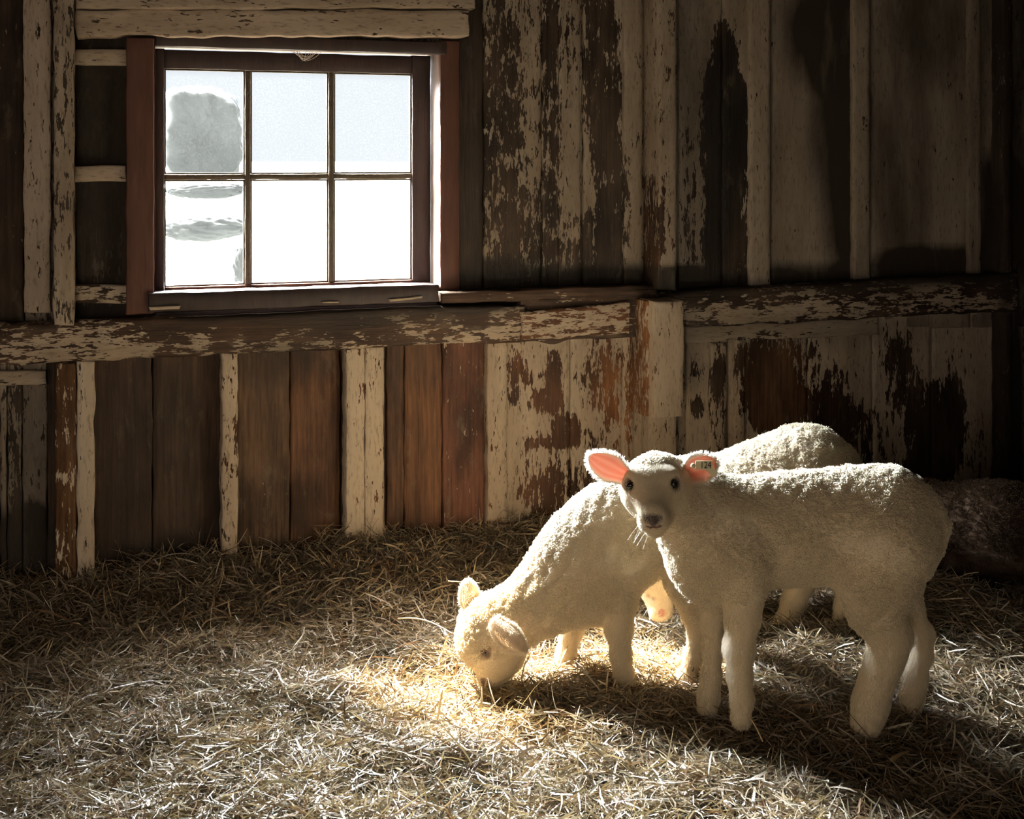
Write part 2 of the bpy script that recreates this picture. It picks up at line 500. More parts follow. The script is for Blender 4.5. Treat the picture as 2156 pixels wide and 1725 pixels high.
# planks of the wall itself: upper row then lower row; (u0, u1, v0, v1, bare, wood, soot_shade)
PL = [(-420, -200, -900, 700, 0.4, DK, 0.2), (-198, -60, -900, 700, 0.6, DK, 0.2), (-58, 50, -900, 700, 0.95, DK, 0), (52, 160, -900, 700, 0.35, DK, 0.2), (160, 322, -900, 700, 0.62, DK, 0.55),
      (324, 560, -900, 96, 0.5, DK, 0.4), (562, 760, -900, 96, 0.5, DK, 0.4), (762, 926, -900, 96, 0.5, DK, 0.4),
      (324, 560, 620, 720, 1.2, DK, 0.4), (562, 760, 620, 720, 1.2, DK, 0.4), (762, 926, 620, 720, 1.2, DK, 0.4),
      (928, 1017, -900, 690, 0.95, DK, 0.3), (1019, 1140, -900, 690, 0.34, DK, 0), (1142, 1226, -900, 690, 0.25, DK, 0), (1228, 1356, -900, 690, 0.32, DK, 0), (1358, 1428, -900, 690, 0.22, DK, 0),
      (1430, 1520, -900, 690, 0.12, DK, 0.1), (1522, 1624, -900, 690, 0.12, DK, 0.1), (1626, 1800, -900, 690, 0.06, DK, 0.12), (1802, 1834, -900, 690, 0.06, DK, 0.1), (1836, 2044, -900, 690, 0.06, DK, 0.15), (2046, 2110, -900, 690, 0.1, DK, 0.3), (2112, 2250, -900, 690, 0.25, DK, 0.6),
      # lower row
      (-420, -200, 690, 1330, 0.3, GY, 0.2), (-198, -2, 690, 1330, 0.3, GY, 0.4), (0, 14, 690, 1330, 0.3, GY, 0.4), (16, 46, 690, 1330, 0.6, GY, 0.4), (48, 98, 690, 1330, 0.24, GY, 0.42), (100, 160, 690, 1330, 1.2, DK, 0),
      (162, 320, 690, 1330, 1.3, (0.085, 0.052, 0.035), 0), (322, 470, 690, 1330, 1.3, (0.10, 0.064, 0.042), 0), (472, 610, 690, 1330, 1.02, (0.13, 0.085, 0.056), 0), (612, 716, 690, 1330, 1.3, (0.155, 0.085, 0.050), 0), (718, 812, 690, 1330, 1.3, DK, 0),
      (814, 850, 690, 1330, 1.3, (0.12, 0.07, 0.045), 0), (852, 930, 690, 1330, 1.3, (0.165, 0.088, 0.050), 0), (932, 1024, 690, 1330, 0.9, (0.14, 0.068, 0.046), 0),
      (1026, 1200, 690, 1330, 0.15, BR, 0), (1202, 1312, 690, 1330, 0.17, BR, 0), (1314, 1366, 690, 1330, 0.2, BR, 0), (1368, 1444, 690, 1330, 0.3, DK, 0.1),
      (1446, 1532, 650, 1330, 0.12, (0.07, 0.045, 0.03), 0.05), (1534, 1700, 650, 1330, 0.12, BR, 0.05), (1702, 1836, 650, 1330, 0.15, (0.06, 0.036, 0.026), 0.08), (1838, 1960, 650, 1330, 0.15, DK, 0.1), (1962, 2106, 650, 1330, 0.15, DK, 0.15), (2108, 2250, 650, 1330, 0.3, DK, 0.6)]
vs, fs, bs, ws, ss = [], [], [], [], []
n0 = 0
for i, (u0, u1, v0, v1, b0, wd0, s0) in enumerate(PL):
    if v0 < -100:
        s0 += 0.30                       # upper boards darkened: grime plus shade put into the colour
    p, f, uv = board_vf([(u0, v0), (u1, v0), (u1, v1), (u0, v1)], 0.0 + 0.002 * ((i * 7) % 3), 0.05, 0.014, 0.0014, 0.003, i)
    b, wd, st = fields(uv[:, 0], uv[:, 1], b0, wd0, s0)
    vs.append(p); fs.append(f + n0); bs.append(b); ws.append(wd); ss.append(st)
    n0 += len(p)
wall = mesh_from('wall_back', np.concatenate(vs), np.concatenate(fs), M_V, attrs={'bare': np.concatenate(bs), 'wood': np.concatenate(ws), 'soot': np.concatenate(ss)})
tag(wall, 'old barn wall of upright boards with peeling off-white paint', 'wall', kind='structure')
# the opening of the window in the wall
WX0, WX1 = W(324, 400)[0], W(926, 400)[0]
WZ1, WZ0 = W(620, 96)[2], W(620, 622)[2]
RX0, RX1, RY1, RZ1 = -1.75, 2.72, -3.9, 2.35
boxes('wall_back_sheathing', [(RX0 - .1, WX0 - .004, 0.055, 0.09, -.12, RZ1), (WX1 + .004, RX1 + .1, 0.055, 0.09, -.12, RZ1), (WX0 - .004, WX1 + .004, 0.055, 0.09, -.12, WZ0 - .004), (WX0 - .004, WX1 + .004, 0.055, 0.09, WZ1 + .004, RZ1)], M_DARK)
tag(bpy.data.objects['wall_back_sheathing'], 'dark outer sheathing behind the painted boards', 'wall', kind='structure')

# the rest of the shell
def shell(name, lst, mat, label, cat):
    return tag(boxes(name, lst, mat), label, cat, kind='structure')
shell('wall_left', [(RX0 - .1, RX0, RY1, -2.45, -.12, RZ1), (RX0 - .1, RX0, -1.65, 0.055, -.12, RZ1), (RX0 - .1, RX0, -2.45, -1.65, 0.66, RZ1)], M_DARK, 'dark board wall with a low opening added for fill light on the near side of the shed', 'wall')
shell('wall_right', [(RX1, RX1 + .1, RY1, 0.055, -.12, RZ1)], M_DARK, 'dark board wall closing the shadowy corner', 'wall')
DX0, DX1, DZ = -1.35, -0.05, 1.27
shell('wall_front', [(RX0 - .1, DX0, RY1 - .1, RY1, -.12, RZ1), (DX1, RX1 + .1, RY1 - .1, RY1, -.12, RZ1), (DX0, DX1, RY1 - .1, RY1, DZ, RZ1)], M_DARK, 'dark board wall with an unseen low opening shaped for fill light', 'wall')
shell('ceiling', [(RX0 - .1, RX1 + .1, RY1 - .1, 0.09, RZ1, RZ1 + .08)], M_DARK, 'dark plank ceiling of the shed', 'ceiling')
shell('floor', [(RX0 - .1, RX1 + .1, RY1 - .1, 0.055, -.16, -.045)], M_SOIL, 'trodden floor under the hay', 'floor')

# ------------------------------------------------------------------ beams, studs and battens, each its own piece
def S(name, label, cat, *a, **k):
    return tag(board(name, *a, **k), label, cat, kind='structure')
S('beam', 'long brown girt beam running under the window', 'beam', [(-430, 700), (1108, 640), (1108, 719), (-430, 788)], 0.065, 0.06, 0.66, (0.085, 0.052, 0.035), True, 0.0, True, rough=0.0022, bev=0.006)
S('beam', 'dark weathered girt beam along the shadowy end of the wall', 'beam', [(1380, 616), (2145, 574), (2145, 655), (1380, 694)], 0.065, 0.06, 0.62, (0.065, 0.043, 0.031), True, 0.1, True, rough=0.0022, bev=0.006)
S('beam', 'short dark splice of beam between the window girt and the stubby post', 'beam', [(1100, 628), (1385, 616), (1385, 708), (1100, 722)], 0.062, 0.06, 0.85, (0.08, 0.05, 0.035), True, 0.1, False, rough=0.003)
S('trim_1', 'thin dark ledge board on top of the beam right of the window', 'trim', [(930, 618), (1384, 600), (1384, 622), (930, 640)], 0.07, 0.065, 0.9, (0.08, 0.05, 0.035), True, 0.1, False)
S('trim_2', 'patched cream block nailed to the beam beside the stubby post', 'trim', [(1098, 655), (1326, 636), (1326, 703), (1098, 716)], 0.078, 0.02, 0.48, (0.15, 0.07, 0.035), True, 0, False, rough=0.003)
STUDS = [
    # name, label, quad, proud, thick, bare, wood, soot_shade, use
    ('upper pale stud with flaking paint left of the window', (113, -120, 155, 684), 0.115, 0.11, 0.34, GY, 0.1, True),
    ('narrow dim batten between the pale stud and the frame edge', (50, -120, 106, 660), 0.03, 0.03, 0.22, DK, 0.12, False),
    ('brown flaking post below the beam, leftmost in the lower wall', (117, 766, 161, 1275), 0.06, 0.06, 0.76, (0.16, 0.085, 0.038), 0, False),
    ('pale post beside the brown flaking post below the beam', (162, 762, 199, 1270), 0.065, 0.065, 0.16, GY, 0, False),
    ('pale narrow stud between two dark brown panels', (467, 744, 501, 1245), 0.06, 0.06, 0.34, BR, 0, False),
    ('first pale board of the double stud below the window', (729, 732, 768, 1215), 0.055, 0.055, 0.20, BR, 0, False),
    ('second pale board of the double stud below the window', (769, 731, 808, 1215), 0.058, 0.058, 0.17, BR, 0, False),
    ('cream batten at the edge of the peeling lit panel', (1026, 722, 1068, 1215), 0.03, 0.03, 0.26, BR, 0, False),
    ('slim batten on the lit panel near the stubby post', (1311, 706, 1334, 1200), 0.016, 0.016, 0.26, (0.2, 0.1, 0.05), 0, True),
    ('post under the stubby block behind the lamb', (1366, 860, 1424, 1230), 0.05, 0.05, 0.18, BR, 0, False),
    ('short upper batten strip in the dark peeling boards', (1176, -120, 1222, 612), 0.012, 0.012, 0.2, DK, 0.05, True),
    ('slim upper batten beside the dark joint', (1313, -120, 1353, 606), 0.018, 0.018, 0.14, DK, 0.05, True),
    ('pale upper stud hanging above the stubby post', (1387, -120, 1424, 612), 0.10, 0.10, 0.26, BR, 0, True),
    ('pale upper batten on the edge of the dark tall stain', (1579, -120, 1622, 602), 0.018, 0.018, 0.08, DK, 0.05, False),
    ('dim upper batten past the sooty panel', (1797, -120, 1832, 596), 0.018, 0.018, 0.1, DK, 0.15, False),
    ('dim upper batten near the shadowy corner', (2040, -120, 2066, 580), 0.018, 0.018, 0.12, DK, 0.25, False),
    ('narrow lower batten on the panel behind the rear lamb', (1496, 722, 1530, 1180), 0.014, 0.014, 0.36, (0.07, 0.045, 0.03), 0.05, True),
    ('thin pale lower strip on the panel behind the rear lamb', (1548, 700, 1568, 1180), 0.012, 0.012, 0.12, (0.07, 0.045, 0.03), 0.05, True),
    ('dark post in the shadowy corner', (2112, -120, 2132, 1220), 0.05, 0.05, 0.9, DK, 0.5, False),
]
for lb, q, pr, th, b0, wd, so_, use in STUDS:
    if q[1] < 0 and q[0] > 900:
        so_ += 0.28  # upper battens darkened too, shade put into their colour
    S('batten' if pr < 0.04 else 'stud', lb, 'batten' if pr < 0.04 else 'stud', q, pr, th, b0, wd, False, so_, use, rough=0.0013)
S('stud', 'stubby cream post block with a brown side over the beam end', 'stud', (1378, 634, 1440, 879), 0.155, 0.15, 0.15, BR, False, 0, False, rough=0.002)
S('batten', 'brown stained strip along the stubby post block', 'batten', (1358, 634, 1380, 878), 0.12, 0.115, 0.62, (0.26, 0.13, 0.06), False, 0, False)
S('trim_3', 'wide flaking header board above the window', 'trim', (160, 21, 988, 76), 0.06, 0.06, 0.20, DK, True, 0.05, False, rough=0.003)
S('trim_4', 'upper header board at the top edge above the window', 'trim', (160, -60, 1000, 17), 0.07, 0.07, 0.16, DK, True, 0.15, False, rough=0.002)
S('trim_5', 'top pale lath between stud and red casing', 'trim', (156, 103, 266, 136), 0.03, 0.03, 0.26, DK, True, 0.2, False)
S('trim_6', 'middle pale lath between stud and red casing', 'trim', (156, 349, 266, 382), 0.03, 0.03, 0.2, DK, True, 0.1, False)
S('trim_7', 'bottom pale lath between stud and red casing', 'trim', (156, 602, 268, 640), 0.03, 0.03, 0.4, DK, True, 0.2, False)
S('trim_8', 'short level board under the beam at the dim end', 'trim', (-430, 782, 98, 812), 0.02, 0.02, 0.25, GY, True, 0.2, False)
S('trim_9', 'pale level board under the shadowy beam', 'trim', [(1446, 690), (1850, 668), (1850, 706), (1446, 724)], 0.014, 0.014, 0.12, DK, True, 0.15, True)

# ------------------------------------------------------------------ window
SY = 0.075                                   # the sash sits back in the opening
win = empty('window_1', ((WX0 + WX1) / 2, 0.0, WZ0))
tag(win, 'six-pane barn window glowing white with daylight', 'window', kind='structure')
def xs(u, y=SY):
    return W(u, 400, y)[0]
def zs(v, y=SY, u=620):
    return W(u, v, y)[2]
def wbar(name, u0, v0, u1, v1, y, th, mat, horizontal=False, rough=0.0009):
    _bs[0] += 1
    x0, x1 = xs(u0, y), xs(u1, y)
    p, f, uv = board_vf([(u0, v0), (u1, v0), (u1, v1), (u0, v1)], -y, th, 0.03, rough, 0.0016, _bs[0])
    # keep it upright and level: take the pixel heights at mid-window
    return p, f
def bar(name, x0, x1, z0, z1, y, th, mat, parent, seed, rough=0.0009):
    """a bevelled wooden bar with its front at Y = y"""
    n = max(2, int((x1 - x0) / 0.02)); m = max(2, int((z1 - z0) / 0.02))
    b = min(0.002, (x1 - x0) * 0.3, (z1 - z0) * 0.3)
    sx = np.concatenate([[x0, x0 + b], np.linspace(x0, x1, n + 1)[1:-1], [x1 - b, x1]])
    sz = np.concatenate([[z1, z1 - b], np.linspace(z1, z0, m + 1)[1:-1], [z0 + b, z0]])
    X, Z = np.meshgrid(sx, sz)
    h, w_ = X.shape
    p = np.stack([X.ravel(), np.full(X.size, y), Z.ravel()], -1)
    e = np.zeros((h, w_), bool); e[0] = e[-1] = True; e[:, 0] = e[:, -1] = True
    nz = snoise(p, 70, seed, 3)
    p[:, 1] += np.where(e.ravel(), b, 0) + nz * rough
    p[:, 0] += np.where(e.ravel(), nz * rough, 0)
    p[:, 2] += np.where(e.ravel(), nz * rough, 0)
    idx = np.arange(h * w_).reshape(h, w_)
    q = np.stack([idx[:-1, :-1], idx[1:, :-1], idx[1:, 1:], idx[:-1, 1:]], -1).reshape(-1, 4)
    ring = np.concatenate([idx[0, :-1], idx[:-1, -1], idx[-1, :0:-1], idx[:0:-1, 0]])
    bk = p[ring].copy(); bk[:, 1] = y + th
    rb = len(p) + np.arange(len(ring))
    sd_ = np.stack([ring, np.roll(ring, -1), np.roll(rb, -1), rb], -1)
    return mesh_from(name, np.concatenate([p, bk]), np.concatenate([q, sd_, rb[::-1][None, :4]]) if False else np.concatenate([q, sd_]), mat, parent)
# casing boards on the wall face
cx0, cx1 = xs(266, -0.05), xs(324, -0.05)
bar('casing', cx0, cx1, zs(662, -0.05, 290), zs(80, -0.05, 290), -0.05, 0.05, M_RED, win, 1, 0.0015)
bar('casing', xs(927, -0.02), xs(968, -0.02), zs(616, -0.02, 945), zs(86, -0.02, 945), -0.02, 0.02, M_RED, win, 2, 0.0015)
bar('casing', WX0, WX1 + 0.01, zs(105, -0.03), zs(79, -0.03), -0.03, 0.03, M_SASH, win, 3, 0.0012)
boxes('apron', [(xs(330, -.012), xs(920, -.012), -.012, 0.0, zs(700), zs(640))], M_SASH, win)
# jambs (the reveal)
boxes('jamb', [(WX1 - .003, WX1 + .004, -.005, 0.12, WZ0, WZ1)], M_JAMB, win)
boxes('jamb', [(WX0 - .004, WX0 + .003, -.005, 0.12, WZ0, WZ1)], M_RED, win)
boxes('jamb', [(WX0, WX1, -.005, 0.12, WZ1 - .006, WZ1 + .004)], M_RED, win)
bar('sill', xs(314, -0.02), xs(924, -0.02), zs(644, -0.02), zs(611, -0.02), -0.02, 0.15, M_SASH, win, 5, 0.0015)
bar('ledge_board', xs(313, -0.062), xs(924, -0.062), zs(647, -0.062), zs(608, -0.062), -0.062, 0.025, M_SASH, win, 4, 0.0015)
# sash
gx0, gx1, gz0, gz1 = xs(346), xs(868), zs(597), zs(150)
m1, m2, mh = xs(522), xs(698), zs(372)
sash = bar('sash', WX0 + .006, gx0, WZ0 + .012, WZ1 - .010, SY, 0.03, M_SASH, win, 6)
bar('sash_stile', gx1, WX1 - .006, WZ0 + .012, WZ1 - .010, SY, 0.03, M_SASH, win, 7)
bar('sash_rail', gx0, gx1, gz1, WZ1 - .012, SY + .001, 0.03, M_SASH, win, 8)
bar('sash_rail', gx0, gx1, WZ0 + .013, gz0, SY + .001, 0.03, M_RED, win, 9)
hw = 0.007
M_MUN = simple('weathered_muntin', (0.10, 0.085, 0.06), 0.7, 90, 0.5, 0.6, 0.3)
for i, mx_ in enumerate((m1, m2)):
    bar('muntin', mx_ - hw, mx_ + hw, gz0, gz1, SY + .002, 0.026, M_MUN, win, 10 + i, 0.0012)
cols = [(gx0, m1 - hw), (m1 + hw, m2 - hw), (m2 + hw, gx1)]
for i, (a, b) in enumerate(cols):
    bar('muntin', a, b, mh - hw, mh + hw, SY + .003, 0.025, M_MUN, win, 14 + i, 0.0012)
    for (c, d) in ((mh + hw, gz1), (gz0, mh - hw)):
        boxes('pane', [(a - .001, b + .001, SY + .016, SY + .018, c - .001, d + .001)], M_GLASS, win)
        # thin bead of old putty round each light
        pb = 0.004
        boxes('putty', [(a, a + pb, SY + .008, SY + .0155, c, d), (b - pb, b, SY + .008, SY + .0155, c, d), (a + pb, b - pb, SY + .008, SY + .0155, c, c + pb), (a + pb, b - pb, SY + .008, SY + .0155, d - pb, d)], M_MUN, win)

# pale slivers painted in place of daylight leaking through gaps under the sill
SLIVERS = [((312, 646), (381, 644), (378, 651), (316, 653), 'pale sliver painted for a daylight gap at the red casing end of the sill'),
       ((820, 630), (890, 624), (888, 629), (822, 635), 'pale sliver painted for a daylight gap under the sunny jamb end of the sill'),
       ((676, 636), (714, 635), (712, 638), (678, 639), 'tiny pale sliver painted for a daylight gap under the middle of the sill')]
for a_, b_, c_, d_, lb in SLIVERS:
    tag(board('daylight_sliver', [a_, b_, c_, d_], 0.068, 0.012, 0.0, GY, True, 0.0, False, rough=0.0006, bev=0.0006), lb, 'sliver')
wl = []
wr0 = np.random.default_rng(12)
for i in range(16):
    a_ = W(612 + wr0.uniform(0, 70), 108, 0.03)
    b_ = W(641 + wr0.uniform(-6, 6), 122 + wr0.uniform(-6, 8), 0.045)
    ts = np.linspace(0, 1, 7)[:, None]
    wl.append(a_ * (1 - ts) + b_ * ts + np.array([0, 0, -0.004]) * np.sin(np.pi * ts))
web = bpy.data.hair_curves.new('cobweb')
web.add_curves([7] * len(wl))
wc_ = W(641, 108, 0.03)
web.position_data.foreach_set('vector', (np.array(wl) - wc_).astype(np.float32).ravel())
ra = web.attributes.get('radius') or web.attributes.new('radius', 'FLOAT', 'POINT')
ra.data.foreach_set('value', np.full(7 * len(wl), 0.0005, np.float32))
web.materials.append(M_WEB)
wo_ = bpy.data.objects.new('cobweb', web)
SC.collection.objects.link(wo_)
wo_.location = wc_
tag(wo_, 'dusty scrap of cobweb hanging from the top of the window', 'cobweb')

rp = np.array([W(u_, v_, y_) for u_, v_, y_ in [(2190, 168, -.10), (2150, 188, -.09), (2122, 205, -.08), (2108, 228, -.07), (2103, 256, -.065), (2106, 285, -.065)]])
tt = np.linspace(0, len(rp) - 1, 26)
rc = np.stack([np.interp(tt, np.arange(len(rp)), rp[:, i]) for i in range(3)], -1)
for _ in range(3):
    rc[1:-1] = (rc[:-2] + 2 * rc[1:-1] + rc[2:]) / 4
ra_ = np.linspace(0, 2 * np.pi, 8, endpoint=False)
rv = np.concatenate([rc[i] + 0.0045 * (1 - 0.6 * i / 25) * np.stack([np.cos(ra_) * 0.8, np.sin(ra_), np.cos(ra_) * 0.6], -1) for i in range(26)])
rq = np.array([[i * 8 + j, i * 8 + (j + 1) % 8, (i + 1) * 8 + (j + 1) % 8, (i + 1) * 8 + j] for i in range(25) for j in range(8)])
tag(mesh_from('rope_end', rv, rq, M_DARK, smooth=True), 'dark curved rope end hanging in the shadowy upper corner', 'rope')

# ------------------------------------------------------------------ outside
mesh_from('field', np.array([(-60, .5, -.6), (60, .5, -.6), (60, 24, .62), (-60, 24, .62), (60, 120, 1.0), (-60, 120, 1.0)]), [(0, 1, 2, 3), (3, 2, 4, 5)], M_FIELD)
tag(bpy.data.objects['field'], 'pale field outside the window', 'field', kind='structure')
def blob(name, c, r, mat, seed, squash=(1, 1, 1), box=2.0):
    n, m = 90, 50
    th = np.linspace(0, 2 * np.pi, n, endpoint=False)
    ph = np.linspace(0.02, np.pi - 0.02, m)
    T_, H_ = np.meshgrid(th, ph)
    d = np.stack([np.sin(H_) * np.cos(T_), np.sin(H_) * np.sin(T_), np.cos(H_)], -1).reshape(-1, 3)
    k = (1 + 0.10 * snoise(d, 4, seed, 4) + 0.06 * snoise(d, 17, seed + 1, 3)) / (np.abs(d) ** box).sum(1) ** (1 / box)
    p = np.asarray(c) + d * k[:, None] * r * np.asarray(squash)
    idx = np.arange(n * m).reshape(m, n)
    q = np.stack([idx[:-1], idx[1:], np.roll(idx[1:], -1, 1), np.roll(idx[:-1], -1, 1)], -1).reshape(-1, 4)
    return mesh_from(name, p, q, mat, smooth=True)
tp = P(424, 282, 23.0)
tree = blob('tree', tp, 1.0, M_TREE, 3, (0.70, 0.6, 0.80), 5.0)
tag(tree, 'hazy bluish tree seen through the top pane nearest the pale stud', 'tree')
tv, tf = box_vf(tp[0] - .08, tp[0] + .08, tp[1] - .08, tp[1] + .08, 0.4, tp[2])
mesh_from('trunk', tv, tf, M_TREE, tree)
hp = P(430, 400, 19.0)
tag(blob('hedge', hp, 1.0, M_TREE, 13, (0.60, 0.25, 0.13)), 'faint far hedge below the hazy tree in the bottom pane', 'hedge')
hp = P(425, 478, 10.0)
tag(blob('hedge', hp, 1.0, M_TREE, 14, (0.36, 0.2, 0.11)), 'nearer low hedge across the bottom pane', 'hedge')
bp_ = P(503, 552, 6.2)
bush = blob('bush', bp_, 0.15, M_TREE, 9, (0.30, 0.45, 0.62))
tag(bush, 'small bluish bush low in the bottom pane', 'bush')

# ------------------------------------------------------------------ hay bed
def hay_h(x, y):
    p = np.stack([x, y], -1)
    h = 0.017 * snoise(p, 8, 21, 3) + 0.013 * snoise(p, 26, 22, 2)
    h += 0.055 * np.clip((y + 0.42) / 0.42, 0, 1) ** 1.3 * (1 + 0.5 * snoise(p, 9, 23, 2))
    def mound(u, v, r, a):
        c = G(u, v)
        return a * np.exp(-((x - c[0]) ** 2 + (y - c[1]) ** 2) / (r * r))
    h = h + mound(1985, 1330, 0.20, 0.10) + mound(860, 1230, 0.22, 0.03) + mound(1280, 1440, 0.10, 0.012) + mound(1640, 1370, 0.12, 0.02)
    return h
N_HAY = 230000
def hay_arrays(n, x, y, z, L, half_w, pitch, yaw, bend, roll, col, seg=5):
    d = np.stack([np.cos(yaw) * np.cos(pitch), np.sin(yaw) * np.cos(pitch), np.sin(pitch)], -1)
    up = np.array([0, 0, 1.0])
    sd0 = np.cross(d, up)
    sd0 /= np.linalg.norm(sd0, axis=1, keepdims=True) + 1e-9
    up0 = np.cross(sd0, d)
    pts = []
    pos = np.zeros((n, 3))
    dirs = d.copy()
    step = L / seg
    for j in range(seg + 1):
        pts.append(pos.copy())
        ang = bend[:, 0] * (1 + 0.8 * np.sin(j * 1.7 + roll)) / seg
        ang2 = bend[:, 1] / seg
        dirs = dirs + sd0 * ang[:, None] + up0 * ang2[:, None]
        dirs /= np.linalg.norm(dirs, axis=1, keepdims=True)
        pos = pos + dirs * step[:, None]
    pts = np.stack(pts, 1)                                     # n, seg+1, 3
    pts -= pts.mean(1, keepdims=True)
    pts += np.stack([x, y, z], -1)[:, None]
    tg = np.gradient(pts, axis=1)
    tg /= np.linalg.norm(tg, axis=2, keepdims=True) + 1e-9
    s0 = np.cross(tg, up)
    s0 /= np.linalg.norm(s0, axis=2, keepdims=True) + 1e-9
    u0 = np.cross(s0, tg)
    rl = roll[:, None, None] + np.linspace(0, 1, seg + 1)[None, :, None] * (bend[:, 1] * 2)[:, None, None]
    sv = s0 * np.cos(rl) + u0 * np.sin(rl)
    tp_ = np.array([0.7] + [1.0] * (seg - 1) + [0.35])[None, :, None]
    wv = half_w[:, None, None] * tp_
    V = np.stack([pts - sv * wv, pts + sv * wv], 2).reshape(-1, 3)
    base = (np.arange(n) * (seg + 1) * 2)[:, None]
    j = np.arange(seg)[None] * 2
    q = np.stack([base + j, base + j + 1, base + j + 3, base + j + 2], -1).reshape(-1, 4)
    C = np.repeat(col, (seg + 1) * 2, axis=0)
    return V, q, C
HAYC = np.array([(0.46, 0.355, 0.22), (0.54, 0.47, 0.37), (0.38, 0.29, 0.18), (0.26, 0.235, 0.155), (0.31, 0.175, 0.085), (0.58, 0.45, 0.25), (0.18, 0.11, 0.06)])
HAYC = HAYC * 0.74 + HAYC.mean(1, keepdims=True) * 0.14
def hay_cols(n):
    k = rng.choice(len(HAYC), n, p=[0.24, 0.2, 0.17, 0.10, 0.10, 0.12, 0.07])
    return np.clip(HAYC[k] * rng.uniform(0.7, 1.15, (n, 1)), 0, 0.85)
n = N_HAY
# strewn over the visible floor and a margin beyond it
dd = 1.72 + (3.45 - 1.72) * rng.random(n) ** 0.8
uu = rng.uniform(-260, 2430, n)
hx = CAM[0] + FWD[0] * dd + RGT[0] * (uu - 1078) / F_PX * dd
hy = CAM[1] + FWD[1] * dd + RGT[1] * (uu - 1078) / F_PX * dd
ok = (hy < -0.03) & (hx < RX1 - 0.06)
hx, hy = hx[ok], hy[ok]
n = len(hx)
lay = rng.random(n)
hz = hay_h(hx, hy) - 0.034 + 0.044 * lay
L = np.clip(rng.lognormal(math.log(0.052), 0.5, n), 0.015, 0.17)
pitch = rng.normal(0, 0.20, n)
tall = rng.random(n) < 0.035
pitch[tall] = rng.uniform(0.35, 1.15, tall.sum())
hz[tall] += 0.012
near = hy > -0.33
extra = near & (rng.random(n) < 0.16)
pitch[extra] = rng.uniform(0.3, 1.2, extra.sum())
hz[extra] += 0.018
V, q, C = hay_arrays(n, hx, hy, hz, L, rng.uniform(0.0005, 0.0015, n) * (1 + 0.5 * (rng.random(n) < 0.08)), pitch, rng.uniform(0, 2 * np.pi, n),
                     rng.normal(0, 1, (n, 2)) * np.array([1.6, 0.65]), rng.normal(0, 0.7, n), hay_cols(n))
V[:, 1] = np.minimum(V[:, 1], -0.004)
hay = mesh_from('hay', V, q, M_HAY, smooth=True, attrs={'col': C}, origin=(0.5, -1.0, 0))
tag(hay, 'loose dry hay covering the whole floor', 'hay', kind='stuff')

def straw(label, pa, pb, half, col, sag=0.0, seed=0):
    """one loose stalk from pa to pb"""
    r = np.random.default_rng(seed)
    pa, pb = np.asarray(pa), np.asarray(pb)
    k = 14
    t = np.linspace(0, 1, k)
    c = pa[None] * (1 - t)[:, None] + pb[None] * t[:, None]
    c[:, 2] += sag * np.sin(np.pi * t)
    ax = (pb - pa) / np.linalg.norm(pb - pa)
    a = np.cross(ax, (0.3, 0.2, 0.9)); a /= np.linalg.norm(a)
    b = np.cross(ax, a)
    m = 6
    V = []
    for i in range(k):
        for j in range(m):
            an = 2 * np.pi * j / m
            V.append(c[i] + half * (1 - 0.55 * t[i]) * (a * math.cos(an) + b * math.sin(an)))
    q = np.array([[i * m + j, i * m + (j + 1) % m, (i + 1) * m + (j + 1) % m, (i + 1) * m + j] for i in range(k - 1) for j in range(m)])
    o = mesh_from('straw_stalk', np.array(V), q, M_HAY, smooth=True, attrs={'col': np.tile(np.array(col), (len(V), 1))})
    return tag(o, label, 'straw')
straw('long pale straw stalk pointing at the grazing lamb forehead', P(838, 1303, 2.62), P(952, 1334, 2.50), 0.0017, (0.75, 0.66, 0.42), 0.012)
straw('short pale straw stalk behind the raised ear of the grazing lamb', P(944, 1224, 2.68), P(1010, 1228, 2.66), 0.0015, (0.75, 0.68, 0.46))
straw('bent straw stalk sticking up at the dark panel by the brown post', P(292, 1252, 2.84), P(294, 1186, 2.84), 0.0014, (0.5, 0.38, 0.22), 0)
straw('curved straw stalk in shadow beside the near hoof of the standing lamb', P(1606, 1562, 2.12), P(1570, 1503, 2.14), 0.0016, (0.62, 0.42, 0.22), 0.006)
straw('broad flat straw stalk lying before the standing lamb hind hoof', P(1878, 1600, 2.09), P(1912, 1583, 2.13), 0.004, (0.66, 0.50, 0.26), 0.002)

